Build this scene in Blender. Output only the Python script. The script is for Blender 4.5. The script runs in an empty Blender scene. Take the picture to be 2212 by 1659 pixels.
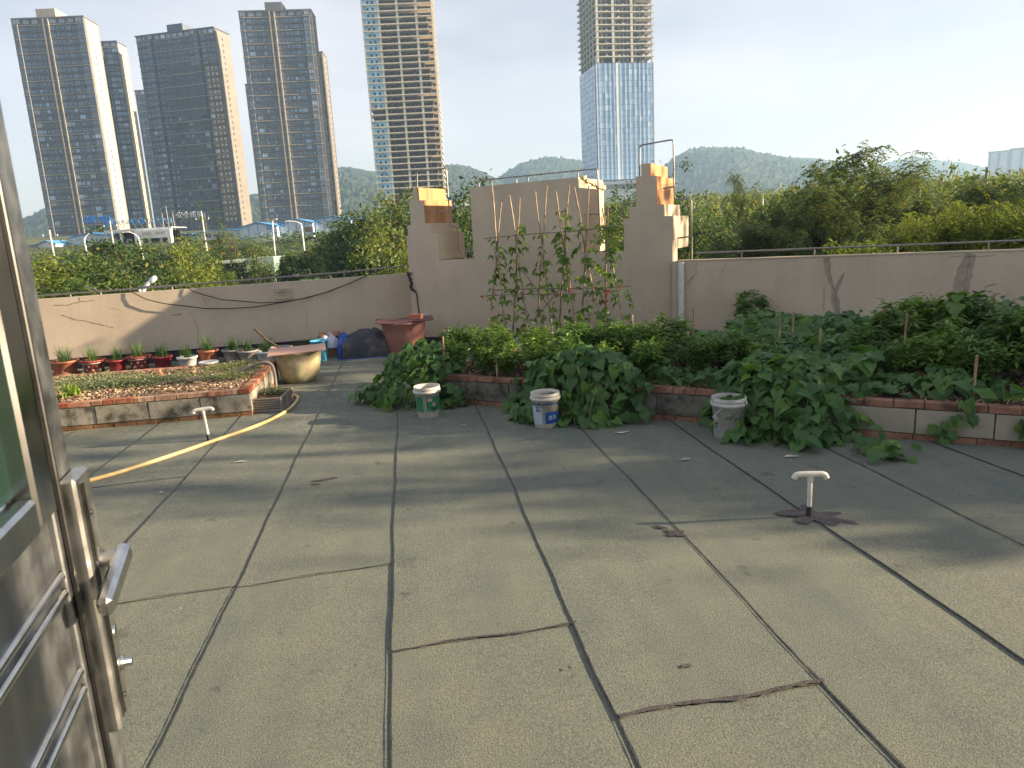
import bpy, bmesh, math, random
import numpy as np
from mathutils import Vector, Matrix, Euler
R = math.radians
random.seed(7)
RNG = np.random.default_rng(7)
scn = bpy.context.scene

# ------------------------------------------------------------------ camera, sky, sun, exposure
cam_d = bpy.data.cameras.new('camera'); cam = bpy.data.objects.new('camera', cam_d)
scn.collection.objects.link(cam); scn.camera = cam
CAM = Vector((0, 0, 2.05))
right = Vector((0.98723, -0.15000, -0.05300)); down = Vector((-0.0820, -0.1960, -0.9770)); fwd = Vector((0.1360, 0.9690, -0.2060))
fwd.normalize(); right = (right - fwd*right.dot(fwd)).normalized(); up = right.cross(fwd)
m3 = Matrix((right, up, -fwd)).transposed()
cam.matrix_world = Matrix.Translation(CAM) @ m3.to_4x4()
cam_d.sensor_width = 36; cam_d.lens = 36*1535/2212; cam_d.clip_start = 0.05; cam_d.clip_end = 9000
cam_d.dof.use_dof = True; cam_d.dof.focus_distance = 9.0; cam_d.dof.aperture_fstop = 9.0
SUN_AZ, SUN_EL = 8.4, 16.0
world = bpy.data.worlds.new('World'); scn.world = world; world.use_nodes = True
wn = world.node_tree.nodes; wl = world.node_tree.links; wn.clear()
wo = wn.new('ShaderNodeOutputWorld'); bg = wn.new('ShaderNodeBackground'); sky = wn.new('ShaderNodeTexSky')
sky.sky_type = 'NISHITA'; sky.sun_disc = False; sky.sun_elevation = R(SUN_EL); sky.sun_rotation = R(90+SUN_AZ)
sky.air_density = 1.0; sky.dust_density = .5; sky.ozone_density = 1.0; sky.altitude = 60
tc = wn.new('ShaderNodeTexCoord'); mp = wn.new('ShaderNodeMapping'); mp.inputs['Scale'].default_value = (1.0, 1.0, 3.2)
nz = wn.new('ShaderNodeTexNoise'); nz.inputs['Scale'].default_value = 1.7; nz.inputs['Detail'].default_value = 5
cr = wn.new('ShaderNodeValToRGB'); cr.color_ramp.elements[0].position = .40; cr.color_ramp.elements[1].position = .72
cr.color_ramp.elements[0].color = (0.25, .25, .25, 1); cr.color_ramp.elements[1].color = (.82, .82, .82, 1)
mx = wn.new('ShaderNodeMix'); mx.data_type = 'RGBA'; mx.inputs['B'].default_value = (6.0, 5.9, 6.0, 1)
wl.new(tc.outputs['Generated'], mp.inputs['Vector']); wl.new(mp.outputs[0], nz.inputs['Vector']); wl.new(nz.outputs[0], cr.inputs[0])
wl.new(cr.outputs[0], mx.inputs['Factor']); tn = wn.new('ShaderNodeMix'); tn.data_type = 'RGBA'; tn.blend_type = 'MULTIPLY'; tn.inputs['Factor'].default_value = 1; tn.inputs['B'].default_value = (1.14, .97, 1.0, 1)
wl.new(sky.outputs[0], tn.inputs['A']); wl.new(tn.outputs['Result'], mx.inputs['A']); wl.new(mx.outputs['Result'], bg.inputs['Color'])
bg.inputs['Strength'].default_value = 0.0500; wl.new(bg.outputs[0], wo.inputs['Surface'])
sl = bpy.data.lights.new('sun', 'SUN'); sl.energy = 5.0; sl.angle = R(.55); sl.color = (1, .80, .54)
so = bpy.data.objects.new('sun', sl); scn.collection.objects.link(so)
sdir = Vector((math.cos(R(SUN_AZ))*math.cos(R(SUN_EL)), -math.sin(R(SUN_AZ))*math.cos(R(SUN_EL)), math.sin(R(SUN_EL))))
so.rotation_euler = sdir.to_track_quat('Z', 'Y').to_euler()
scn.view_settings.view_transform = 'Standard'; scn.view_settings.look = 'None'
scn.view_settings.exposure = 1.84; scn.view_settings.gamma = 1.0
scn.render.engine = 'CYCLES'
scn.cycles.volume_bounces = 0; scn.cycles.max_bounces = 8; scn.cycles.transparent_max_bounces = 12

# ------------------------------------------------------------------ helpers
def link(o, parent=None):
    scn.collection.objects.link(o)
    if parent is not None: o.parent = parent
    return o
def tag(o, label=None, cat=None, group=None, kind=None):
    if label: o['label'] = label
    if cat: o['category'] = cat
    if group: o['group'] = group
    if kind: o['kind'] = kind
    return o
def thing(name, label, cat, loc=(0, 0, 0), rz=0, group=None):
    o = bpy.data.objects.new(name, None); link(o); o.location = loc; o.rotation_euler = (0, 0, rz)
    o.empty_display_size = .1
    return tag(o, label, cat, group)
def put(name, me, parent=None, loc=None, rot=None, sc=None, mat=None):
    o = bpy.data.objects.new(name, me); link(o, parent)
    if loc is not None: o.location = loc
    if rot is not None: o.rotation_euler = rot
    if sc is not None: o.scale = sc if hasattr(sc, '__len__') else (sc, sc, sc)
    if mat is not None:
        if me.materials: o.material_slots[0].link = 'OBJECT'; o.material_slots[0].material = mat
    return o
def copy_tree(o, parent=None):
    c = o.copy(); link(c); c.parent = parent
    for ch in o.children: copy_tree(ch, c)
    return c
class MB:
    def __init__(s): s.v = []; s.f = []; s.m = []; s.sm = []
    def add(s, vs, fs, mi=0, smooth=False):
        b = len(s.v); s.v += [tuple(v) for v in vs]
        for f in fs: s.f.append(tuple(b+i for i in f)); s.m.append(mi); s.sm.append(smooth)
        return s
    def box(s, x0, y0, z0, x1, y1, z1, mi=0, M=None, bev=0):
        if bev > 0:
            b = bev; xs = (x0, x1); ys = (y0, y1); zs = (z0, z1)
            bm = bmesh.new(); bmesh.ops.create_cube(bm, size=1)
            for v in bm.verts:
                v.co = Vector((x0+(v.co.x+.5)*(x1-x0), y0+(v.co.y+.5)*(y1-y0), z0+(v.co.z+.5)*(z1-z0)))
            bmesh.ops.bevel(bm, geom=list(bm.edges), offset=b, segments=1, affect='EDGES')
            vs = [v.co.copy() for v in bm.verts]; bm.verts.index_update(); fs = [[v.index for v in f.verts] for f in bm.faces]; bm.free()
            if M: vs = [M @ v for v in vs]
            return s.add(vs, fs, mi)
        vs = [Vector(p) for p in ((x0, y0, z0), (x1, y0, z0), (x1, y1, z0), (x0, y1, z0), (x0, y0, z1), (x1, y0, z1), (x1, y1, z1), (x0, y1, z1))]
        if M: vs = [M @ v for v in vs]
        return s.add(vs, [(0, 3, 2, 1), (4, 5, 6, 7), (0, 1, 5, 4), (1, 2, 6, 5), (2, 3, 7, 6), (3, 0, 4, 7)], mi)
    def tube(s, pts, r, n=8, mi=0, cap=True):
        pts = [Vector(p) for p in pts]; rs = r if hasattr(r, '__len__') else [r]*len(pts)
        vs = []; N = len(pts); ref = None
        for i, p in enumerate(pts):
            t = (pts[min(i+1, N-1)]-pts[max(i-1, 0)]).normalized()
            if ref is None: ref = Vector((0, 0, 1)) if abs(t.z) < .9 else Vector((1, 0, 0))
            a = (ref - t*ref.dot(t)); a = a.normalized() if a.length > 1e-5 else t.orthogonal().normalized(); ref = a; b = t.cross(a)
            for k in range(n):
                w = 2*math.pi*k/n; vs.append(p+(a*math.cos(w)+b*math.sin(w))*rs[i])
        fs = [(i*n+k, i*n+(k+1) % n, (i+1)*n+(k+1) % n, (i+1)*n+k) for i in range(N-1) for k in range(n)]
        s.add(vs, fs, mi, True)
        if cap: s.add([vs[k] for k in range(n)], [tuple(range(n))[::-1]], mi); s.add([vs[(N-1)*n+k] for k in range(n)], [tuple(range(n))], mi)
        return s
    def lathe(s, prof, n=28, mi=0, c=(0, 0, 0), sx=1, sy=1):
        vs = []
        for r, z in prof:
            for k in range(n):
                w = 2*math.pi*k/n; vs.append((c[0]+r*math.cos(w)*sx, c[1]+r*math.sin(w)*sy, c[2]+z))
        fs = [(i*n+k, i*n+(k+1) % n, (i+1)*n+(k+1) % n, (i+1)*n+k) for i in range(len(prof)-1) for k in range(n)]
        return s.add(vs, fs, mi, True)
    def prism(s, poly, vec, mi=0, side=None):
        """poly: 3-D points (one plane), extruded along vec"""
        n = len(poly); p = [Vector(q) for q in poly]; vec = Vector(vec)
        s.add(p, [tuple(range(n))], mi); s.add([q+vec for q in p], [tuple(range(n))[::-1]], mi)
        for i in range(n):
            j = (i+1) % n; s.add([p[i], p[i]+vec, p[j]+vec, p[j]], [(0, 1, 2, 3)], mi if side is None else side)
        return s
    def mesh(s, name, mats):
        me = bpy.data.meshes.new(name); me.from_pydata(s.v, [], s.f)
        for m in (mats if isinstance(mats, (list, tuple)) else [mats]): me.materials.append(m)
        me.polygons.foreach_set('material_index', s.m); me.polygons.foreach_set('use_smooth', s.sm); me.update()
        return me
    def build(s, name, mats, parent=None, loc=None, rot=None, sc=None):
        return put(name, s.mesh(name, mats), parent, loc, rot, sc)
def np_mesh(name, V, F, mats, mi=None, smooth=False):
    """V (n,3) array, F (m,k) array of polygons with k corners"""
    me = bpy.data.meshes.new(name); V = np.asarray(V, dtype=np.float32); F = np.asarray(F, dtype=np.int32); m, k = F.shape
    me.vertices.add(len(V)); me.vertices.foreach_set('co', V.ravel()); me.loops.add(m*k); me.loops.foreach_set('vertex_index', F.ravel())
    me.polygons.add(m); me.polygons.foreach_set('loop_start', np.arange(0, m*k, k, dtype=np.int32))
    for q in (mats if isinstance(mats, (list, tuple)) else [mats]): me.materials.append(q)
    if mi is not None: me.polygons.foreach_set('material_index', np.asarray(mi, dtype=np.int32))
    me.polygons.foreach_set('use_smooth', np.full(m, smooth)); me.update(calc_edges=True); return me

# ------------------------------------------------------------------ materials
def lin(h):
    h = h.lstrip('#'); c = [int(h[i:i+2], 16)/255 for i in (0, 2, 4)]
    return [x/12.92 if x <= .04045 else ((x+.055)/1.055)**2.4 for x in c]
class NT:
    def __init__(s, name):
        s.m = bpy.data.materials.new(name); s.m.use_nodes = True; s.n = s.m.node_tree.nodes; s.l = s.m.node_tree.links
        s.b = s.n['Principled BSDF']; s.g = None
    def pos(s):
        if not s.g: s.g = s.n.new('ShaderNodeNewGeometry')
        return s.g.outputs['Position']
    def obj(s):
        t = s.n.new('ShaderNodeTexCoord'); return t.outputs['Object']
    def noise(s, vec, scale, detail=4, rough=.55, stretch=None):
        if stretch:
            mp = s.n.new('ShaderNodeMapping'); mp.inputs['Scale'].default_value = stretch; s.l.new(vec, mp.inputs[0]); vec = mp.outputs[0]
        t = s.n.new('ShaderNodeTexNoise'); t.inputs['Scale'].default_value = scale; t.inputs['Detail'].default_value = detail
        t.inputs['Roughness'].default_value = rough; s.l.new(vec, t.inputs['Vector']); return t.outputs[0]
    def ramp(s, fac, stops):
        r = s.n.new('ShaderNodeValToRGB'); e = r.color_ramp.elements
        while len(e) < len(stops): e.new(.5)
        for i, (p, c) in enumerate(stops): e[i].position = p; e[i].color = (*c, 1) if len(c) == 3 else c
        s.l.new(fac, r.inputs[0]); return r.outputs[0]
    def mix(s, f, a, b, mode='MIX'):
        m = s.n.new('ShaderNodeMix'); m.data_type = 'RGBA'; m.blend_type = mode
        for k, v in (('Factor', f), ('A', a), ('B', b)):
            if hasattr(v, 'links') or hasattr(v, 'is_linked'): s.l.new(v, m.inputs[k])
            elif isinstance(v, (int, float)): m.inputs[k].default_value = v
            else: m.inputs[k].default_value = (*v, 1)
        return m.outputs['Result']
    def col(s, c):
        if hasattr(c, 'is_linked'): s.l.new(c, s.b.inputs['Base Color'])
        else: s.b.inputs['Base Color'].default_value = (*c, 1)
        return s
    def bump(s, h, strength=.3, dist=.01):
        b = s.n.new('ShaderNodeBump'); b.inputs['Strength'].default_value = strength; b.inputs['Distance'].default_value = dist
        s.l.new(h, b.inputs['Height']); s.l.new(b.outputs[0], s.b.inputs['Normal']); return s
    def set(s, rough=.7, metal=0, spec=.5):
        s.b.inputs['Roughness'].default_value = rough; s.b.inputs['Metallic'].default_value = metal; s.b.inputs['Specular IOR Level'].default_value = spec; return s
def mul(c, k): return tuple(max(0, x*k) for x in c)
def mat(name, c, rough=.7, metal=0, var=.25, scale=3, bump=0, bscale=40, spec=.4, world=False, stretch=None, rnd=0):
    t = NT(name); v = t.pos() if world else t.obj()
    f = t.noise(v, scale, 5, stretch=stretch); c0 = t.ramp(f, [(.3, mul(c, 1-var)), (.7, mul(c, 1+var))])
    if rnd:
        oi = t.n.new('ShaderNodeObjectInfo'); rr = t.ramp(oi.outputs['Random'], [(0, (1-rnd,)*3), (1, (1+rnd*.6,)*3)]); c0 = t.mix(1.0, c0, rr, 'MULTIPLY')
    t.col(c0); t.set(rough, metal, spec)
    if bump: t.bump(t.noise(v, bscale, 4), bump, .01)
    return t.m
def leaf_mat(name, c1, c2, trans=.35, rough=.5, yel=None, rnd=.25, scale=1.2):
    t = NT(name); f = t.noise(t.pos(), scale, 3)
    oi = t.n.new('ShaderNodeObjectInfo')
    geo = t.n.new('ShaderNodeNewGeometry')
    ri = geo.outputs['Random Per Island']
    a = t.ramp(f, [(.35, c1), (.65, c2)])
    a = t.mix(1, a, t.ramp(oi.outputs['Random'], [(0, (.72, .74, .8)), (.5, (1, 1, 1)), (.9, (1.3, 1.2, .95)), (1, (1.9, 1.5, .9))]), 'MULTIPLY')
    b = t.ramp(ri, [(0, (1-rnd,)*3), (1, (1+rnd,)*3)]); a = t.mix(1, a, b, 'MULTIPLY')
    if yel:
        y = t.ramp(ri, [(.86, (0, 0, 0)), (.95, (1, 1, 1))]); a = t.mix(y, a, yel)
    t.col(a); t.set(rough, 0, .35)
    tr = t.n.new('ShaderNodeBsdfTranslucent'); br = t.mix(1, a, (1.25, 1.3, .55), 'MULTIPLY'); t.l.new(br, tr.inputs[0])
    ms = t.n.new('ShaderNodeMixShader'); ms.inputs[0].default_value = trans
    t.l.new(t.b.outputs[0], ms.inputs[1]); t.l.new(tr.outputs[0], ms.inputs[2]); t.l.new(ms.outputs[0], t.n['Material Output'].inputs['Surface'])
    return t.m
def glass_mat(name, c, rough=.08, spec=1.0, rnd=.35):
    t = NT(name); oi = t.n.new('ShaderNodeObjectInfo'); t.col(t.mix(1, c, t.ramp(oi.outputs['Random'], [(0, (1-rnd,)*3), (.8, (1, 1, 1)), (1, (1+rnd*3,)*3)]), 'MULTIPLY'))
    t.set(rough, 0, spec); return t.m

def floor_material():
    t = NT('mineral_felt'); p = t.pos()
    big = t.noise(p, .55, 4, .6); mid = t.noise(p, 3.2, 5, .65); fine = t.noise(p, 120, 2, .8); fine2 = t.noise(p, 330, 1, .7)
    streak = t.noise(p, 1.2, 4, .6, stretch=(3.0, .35, 1))
    c = t.ramp(big, [(.30, (.128, .143, .138)), (.70, (.150, .158, .144))])
    c = t.mix(.8, c, t.ramp(mid, [(.28, (.84, .86, .88)), (.75, (1.12, 1.10, 1.04))]), 'MULTIPLY')
    c = t.mix(.7, c, t.ramp(streak, [(.3, (.86, .88, .92)), (.7, (1.15, 1.12, 1.04))]), 'MULTIPLY')
    sp = t.ramp(fine, [(.30, (.40, .46, .46)), (.5, (1, 1, 1)), (.72, (1.75, 1.62, 1.25))]); c = t.mix(.75, c, sp, 'MULTIPLY')
    sp2 = t.ramp(fine2, [(.35, (.6, .65, .65)), (.66, (1.5, 1.45, 1.2))]); c = t.mix(.6, c, sp2, 'MULTIPLY')
    # pale dusty water marks near the beds
    w = t.noise(p, 1.5, 6, .62); band = t.ramp(w, [(.475, (0, 0, 0)), (.5, (1, 1, 1)), (.515, (0, 0, 0))])
    sx = t.n.new('ShaderNodeSeparateXYZ'); t.l.new(p, sx.inputs[0])
    mr = t.n.new('ShaderNodeMapRange'); mr.inputs[1].default_value = 5.2; mr.inputs[2].default_value = 8.5; t.l.new(sx.outputs['Y'], mr.inputs[0])
    mm = t.n.new('ShaderNodeMath'); mm.operation = 'MULTIPLY'; t.l.new(band, mm.inputs[0]); t.l.new(mr.outputs[0], mm.inputs[1])
    m2 = t.n.new('ShaderNodeMath'); m2.operation = 'MULTIPLY'; m2.inputs[1].default_value = .22; t.l.new(mm.outputs[0], m2.inputs[0])
    c = t.mix(m2.outputs[0], c, (.38, .36, .30))
    d = t.noise(p, 4.5, 4, .6); dd = t.ramp(d, [(.28, (.35, .35, .36)), (.36, (1, 1, 1))]); c = t.mix(.5, c, dd, 'MULTIPLY')
    t.col(c); t.set(.92, 0, .25)
    t.bump(fine, .8, .004); return t.m
M = {}
M['floor'] = floor_material()
M['bitumen'] = mat('bitumen', (.035, .033, .036), .55, var=.4, scale=9, bump=.4, bscale=60, world=True)
M['bitumen_brown'] = mat('bitumen_brown', (.060, .050, .050), .75, var=.35, scale=14, bump=.5, bscale=50, world=True)
def wall_material(name, c, streaks=.5):
    t = NT(name); p = t.pos()
    a = t.ramp(t.noise(p, .9, 5, .6), [(.3, mul(c, .88)), (.7, mul(c, 1.1))])
    s = t.noise(p, 1.3, 5, .6, stretch=(3.5, 3.5, .28)); a = t.mix(streaks, a, t.ramp(s, [(.30, (.68, .66, .62)), (.55, (1.04, 1.03, 1.0))]), 'MULTIPLY')
    g = t.noise(p, 22, 4, .6); a = t.mix(.25, a, t.ramp(g, [(.3, (.8, .8, .8)), (.7, (1.15, 1.15, 1.15))]), 'MULTIPLY')
    t.col(a); t.set(.9, 0, .25); t.bump(t.noise(p, 60, 3), .25, .006); return t.m
M['wall'] = wall_material('parapet_render', (.53, .435, .335), .18)
M['wall_cream'] = wall_material('cream_render', (.56, .46, .33), .35)
M['orange_stone'] = mat('orange_cladding', (.44, .215, .085), .7, var=.3, scale=3.5, bump=.2, bscale=30, world=True, stretch=(1, 1, .35))
M['skirt'] = mat('black_skirting', (.03, .032, .036), .6, var=.3, scale=5, bump=.3, bscale=25, world=True)
M['crack'] = mat('crack_line', (.19, .155, .125), .95, var=.3, scale=20)
M['putty'] = mat('crack_putty', (.34, .28, .22), .9, var=.18, scale=12, bump=.2, bscale=60)
def stainless(name, c=(.42, .41, .39), rough=.28):
    t = NT(name); p = t.obj(); f = t.noise(p, 3, 5, .6, stretch=(8, 8, .5)); g = t.noise(p, 16, 3)
    t.col(t.ramp(f, [(.3, mul(c, .75)), (.7, mul(c, 1.1))])); t.set(rough, 1, .5)
    r = t.ramp(g, [(.3, (rough*.8,)*3), (.7, (rough*1.4,)*3)]); t.l.new(r, t.b.inputs['Roughness']); return t.m
M['steel'] = stainless('stainless_steel', (.50, .49, .47), .33); M['steel_dull'] = stainless('dull_stainless', (.27, .28, .29), .42); M['chrome'] = stainless('handle_steel', (.6, .59, .57), .16)
M['steel_rail'] = stainless('railing_steel', (.30, .285, .26), .45)
M['steel_dark'] = stainless('dark_steel', (.10, .10, .10), .35)
M['rust'] = mat('rust', (.22, .09, .035), .9, var=.5, scale=30)
M['door_glass'] = glass_mat('door_glass', (.010, .028, .022), .03, .8, 0)
M['black'] = mat('black_rubber', (.02, .02, .02), .5, var=.2)
def brick_mat():
    t = NT('red_brick'); oi = t.n.new('ShaderNodeObjectInfo'); p = t.pos()
    a = t.ramp(oi.outputs['Random'], [(0, (.30, .085, .045)), (.45, (.46, .20, .12)), (.75, (.42, .26, .17)), (1, (.56, .34, .22))])
    a = t.mix(.75, a, t.ramp(t.noise(p, 16, 4, .6, stretch=(1.4, 1.4, .3)), [(.35, (.5, .45, .42)), (.55, (1, 1, 1)), (.68, (1.35, 1.6, 1.7))]), 'MULTIPLY')
    t.col(a); t.set(.9, 0, .2); t.bump(t.noise(p, 70, 4), .5, .006); return t.m
M['brick'] = brick_mat()
def mossy(name, c, c2):
    t = NT(name); p = t.pos()
    a = t.ramp(t.noise(p, 5, 5, .65), [(.36, c2), (.5, mul(c, .8)), (.68, mul(c, 1.2))]); t.col(a); t.set(.92, 0, .2); t.bump(t.noise(p, 50, 4), .5, .006); return t.m
M['old_brick'] = mossy('weathered_brick', (.30, .16, .11), (.12, .065, .05))
M['mossy_brick'] = mossy('mossy_brick', (.24, .12, .06), (.035, .04, .012))
M['block'] = mossy('stained_block', (.34, .305, .24), (.085, .078, .058))
M['block_dark'] = mossy('damp_block', (.17, .155, .13), (.045, .044, .043))
M['block_pale'] = mat('pale_block', (.33, .30, .245), .95, var=.15, scale=4, bump=.3, bscale=60, world=True)
M['mortar'] = mat('mortar', (.13, .11, .08), .95, var=.4, scale=18, bump=.8, bscale=40, world=True)
def soil_material():
    t = NT('leaf_litter_soil'); p = t.pos()
    a = t.ramp(t.noise(p, 7, 6, .7), [(.34, (.05, .032, .02)), (.5, (.16, .10, .055)), (.64, (.34, .23, .13))]); t.col(a); t.set(.95, 0, .15); t.bump(t.noise(p, 26, 6, .7), 1, .03); return t.m
M['soil'] = soil_material()
M['soil_dark'] = mat('dark_bed_soil', (.055, .036, .024), .95, var=.5, scale=14, bump=1, bscale=40, world=True)
M['chip_a'] = mat('dry_litter_tan', (.58, .43, .28), .9, var=.4, scale=6, world=True)
M['chip_b'] = mat('dry_litter_brown', (.28, .16, .10), .9, var=.5, scale=6, world=True)
M['straw'] = mat('dry_straw', (.42, .33, .21), .9, var=.4, scale=6, world=True)
M['vine_leaf'] = leaf_mat('sweet_potato_leaf', (.055, .13, .04), (.088, .185, .05), .38, .5, rnd=.28)
M['pepper_leaf'] = leaf_mat('pepper_leaf', (.09, .175, .036), (.14, .24, .05), .35, .45, yel=(.20, .24, .06), rnd=.4)
M['bean_leaf'] = leaf_mat('bean_leaf', (.10, .18, .045), (.15, .24, .06), .45, .5, rnd=.35)
M['grass_leaf'] = leaf_mat('chive_leaf', (.05, .11, .03), (.09, .17, .05), .25, .5, rnd=.4)
M['weed_leaf'] = leaf_mat('weed_leaf', (.13, .17, .09), (.21, .25, .13), .3, .6, rnd=.4, scale=5)
M['weed_lime'] = leaf_mat('lime_weed_leaf', (.13, .22, .03), (.22, .32, .05), .4, .6, rnd=.3)
M['stem'] = mat('green_stem', (.13, .15, .055), .7, var=.3)
M['tree_a'] = leaf_mat('tree_leaf_green', (.048, .095, .026), (.08, .13, .034), .35, .6, yel=(.20, .18, .04), rnd=.4, scale=.25)
M['tree_l'] = leaf_mat('tree_leaf_lime', (.12, .17, .025), (.18, .22, .035), .45, .6, rnd=.35, scale=.3)
M['tree_b'] = leaf_mat('tree_leaf_yellow', (.075, .125, .025), (.125, .165, .035), .4, .6, rnd=.35, scale=.3)
M['tree_c'] = leaf_mat('tree_leaf_olive', (.078, .13, .036), (.135, .18, .05), .35, .6, yel=(.26, .19, .05), rnd=.4, scale=.3)
M['tree_d'] = leaf_mat('tree_leaf_dark', (.032, .068, .024), (.055, .095, .03), .3, .6, rnd=.4, scale=.3)
M['bark'] = mat('bark', (.075, .055, .04), .9, var=.4, scale=8, bump=.6, bscale=20)
def bamboo():
    t = NT('bamboo'); p = t.obj(); w = t.n.new('ShaderNodeTexNoise'); w.inputs['Scale'].default_value = 6
    t.l.new(p, w.inputs[0]); t.col(t.ramp(w.outputs[0], [(.35, (.26, .155, .095)), (.65, (.46, .34, .22))])); t.set(.55, 0, .4); return t.m
M['bamboo'] = bamboo()
M['bamboo_old'] = mat('old_bamboo', (.20, .17, .125), .8, var=.4, scale=10)
M['red_tie'] = mat('red_tie', (.5, .02, .02), .6, var=.2)
M['terracotta'] = mat('terracotta_plastic', (.38, .14, .085), .6, var=.3, scale=7, bump=.1)
M['red_pot'] = mat('red_plastic', (.27, .035, .04), .45, var=.2, scale=6)
M['maroon_pot'] = mat('maroon_pot', (.28, .055, .045), .6, var=.25, scale=6)
M['grey_pot'] = mat('grey_pot', (.30, .28, .26), .7, var=.25, scale=6, bump=.2)
M['white_pot'] = mat('white_pot', (.60, .59, .56), .6, var=.2, scale=6)
M['flower_print'] = mat('white_flower_print', (.72, .62, .56), .6, var=.1)
M['beige_tub'] = mossy('beige_tub', (.50, .43, .27), (.34, .28, .16))
M['pink_tub'] = mat('pink_tub_plastic', (.42, .19, .155), .5, var=.14, scale=2, bump=.05)
M['pink_board'] = mat('pinkish_wood_board', (.50, .30, .23), .8, var=.2, scale=8, stretch=(1, 12, 1), bump=.2)
M['maroon_board'] = mat('maroon_board', (.125, .055, .06), .8, var=.4, scale=6, stretch=(1, 6, 1), bump=.2)
M['blue_plastic'] = mat('light_blue_plastic', (.10, .42, .62), .4, var=.12)
M['blue_tarp'] = mat('blue_tarp', (.02, .08, .32), .4, var=.5, scale=12, bump=.5, bscale=20)
M['white_sack'] = mat('white_sack', (.50, .47, .52), .7, var=.2, scale=8, bump=.5, bscale=30)
def tarp_material():
    t = NT('dark_tarp'); p = t.obj()
    a = t.ramp(t.noise(p, 2.6, 6, .65), [(.42, (.022, .026, .036)), (.56, (.05, .05, .055)), (.66, (.16, .135, .09))]); t.col(a); t.set(.5, 0, .4); t.bump(t.noise(p, 9, 5), .7, .03); return t.m
M['tarp'] = tarp_material()
M['crate'] = mat('grey_woven_crate', (.25, .215, .19), .65, var=.15, scale=8)
M['hose'] = mat('tan_hose', (.52, .38, .17), .4, var=.12, scale=4)
M['pvc'] = mat('aged_white_pvc', (.66, .63, .55), .4, var=.12, scale=10)
M['pail'] = mat('dirty_white_pail', (.52, .48, .42), .45, var=.16, scale=9, bump=.05)
M['pail_grey'] = mat('grimy_white_pail', (.46, .45, .43), .45, var=.28, scale=7)
M['water'] = mat('dark_green_water', (.02, .045, .02), .1, var=.5, scale=12)
M['milky'] = mat('milky_water', (.10, .10, .11), .04, var=.2, spec=.8)
M['label_green'] = mat('green_label', (.025, .20, .09), .5, var=.35, scale=14)
M['label_blue'] = mat('blue_label', (.012, .075, .30), .5, var=.2, scale=12)
M['label_pale'] = mat('pale_label', (.42, .50, .60), .5, var=.1)
M['ink_black'] = mat('black_ink', (.03, .03, .04), .6); M['ink_red'] = mat('red_ink', (.45, .06, .04), .6); M['ink_white'] = mat('white_ink', (.7, .7, .68), .6)
M['plaque'] = mat('tan_plaque', (.44, .37, .27), .8, var=.12, scale=5); M['ink_brown'] = mat('faded_lettering', (.24, .19, .13), .8)
M['cable'] = mat('black_cable', (.02, .018, .016), .5)
M['white_metal'] = mat('white_lamp_post', (.7, .71, .72), .4, var=.06)
M['concrete'] = mat('bare_concrete', (.72, .63, .50), .9, var=.2, scale=.4, world=True)
M['concrete_grey'] = mat('grey_concrete', (.46, .43, .38), .9, var=.2, scale=.3, world=True)
M['dark_room'] = mat('interior_shade', (.045, .042, .045), .9, var=.5, scale=.25, world=True)  # near-black colour stands in for the shade inside open floors and bays
M['inner_brick'] = mat('inner_wall', (.20, .13, .10), .9, var=.4, scale=.3, world=True)
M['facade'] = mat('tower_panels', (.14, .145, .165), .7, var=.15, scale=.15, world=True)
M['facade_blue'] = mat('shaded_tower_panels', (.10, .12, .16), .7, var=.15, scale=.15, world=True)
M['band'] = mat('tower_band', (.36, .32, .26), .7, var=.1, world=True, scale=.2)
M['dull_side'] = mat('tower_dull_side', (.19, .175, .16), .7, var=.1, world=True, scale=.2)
M['cream_side'] = mat('tower_sunlit_cream', (.52, .46, .34), .8, var=.06, world=True, scale=.2)  # warm sunlit tone of the tower side walls put into the colour
M['win'] = glass_mat('window_glass', (.11, .165, .235), .1, 1.0, .6)
M['win_pale'] = glass_mat('pale_window_glass', (.30, .34, .36), .15, 1.0, .3)
M['win_frame'] = mat('window_frame', (.05, .05, .055), .5)
M['film'] = mat('blue_film_window', (.26, .50, .66), .35, var=.3, scale=.5, world=True, rnd=.3)
def curtain():
    t = NT('curtain_glass'); oi = t.n.new('ShaderNodeObjectInfo'); t.col(t.ramp(oi.outputs['Random'], [(0, (.20, .32, .48)), (.7, (.32, .46, .62)), (1, (.48, .60, .72))])); t.set(.12, .35, .8); return t.m
M['curtain'] = curtain()
M['mullion'] = mat('pale_mullion', (.55, .60, .66), .5, var=.05, world=True)
M['podium'] = mat('white_podium', (.66, .67, .68), .7, var=.06, scale=.1, world=True)
M['louvre'] = mat('grey_louvre', (.22, .23, .24), .6, world=True)
M['blue_roof'] = mat('blue_sheet_roof', (.09, .30, .60), .5, var=.15, world=True)
M['blue_trim'] = mat('blue_trim', (.06, .22, .50), .5, var=.1)
M['hut_wall'] = mat('pale_hut_panel', (.50, .58, .66), .6, var=.1, world=True, scale=.5)
M['white_wall'] = mat('white_site_wall', (.68, .68, .66), .8, var=.1, world=True, scale=.4)
M['brown'] = mat('brown_panel', (.20, .11, .06), .7)
M['lawn'] = mat('lawn_grass', (.045, .13, .03), .9, var=.3, scale=1.5, world=True)
M['shed'] = mat('dark_green_shed', (.025, .04, .04), .6, var=.2); M['shed_pale'] = mat('pale_green_fascia', (.28, .38, .34), .6, var=.2)
M['ground'] = mat('scrub_ground', (.07, .085, .035), .95, var=.5, scale=.06, world=True)
M['asphalt'] = mat('asphalt', (.05, .05, .05), .9, var=.2, scale=1, world=True)
M['car_white'] = mat('white_car_paint', (.75, .75, .75), .25, var=.02)
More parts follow.
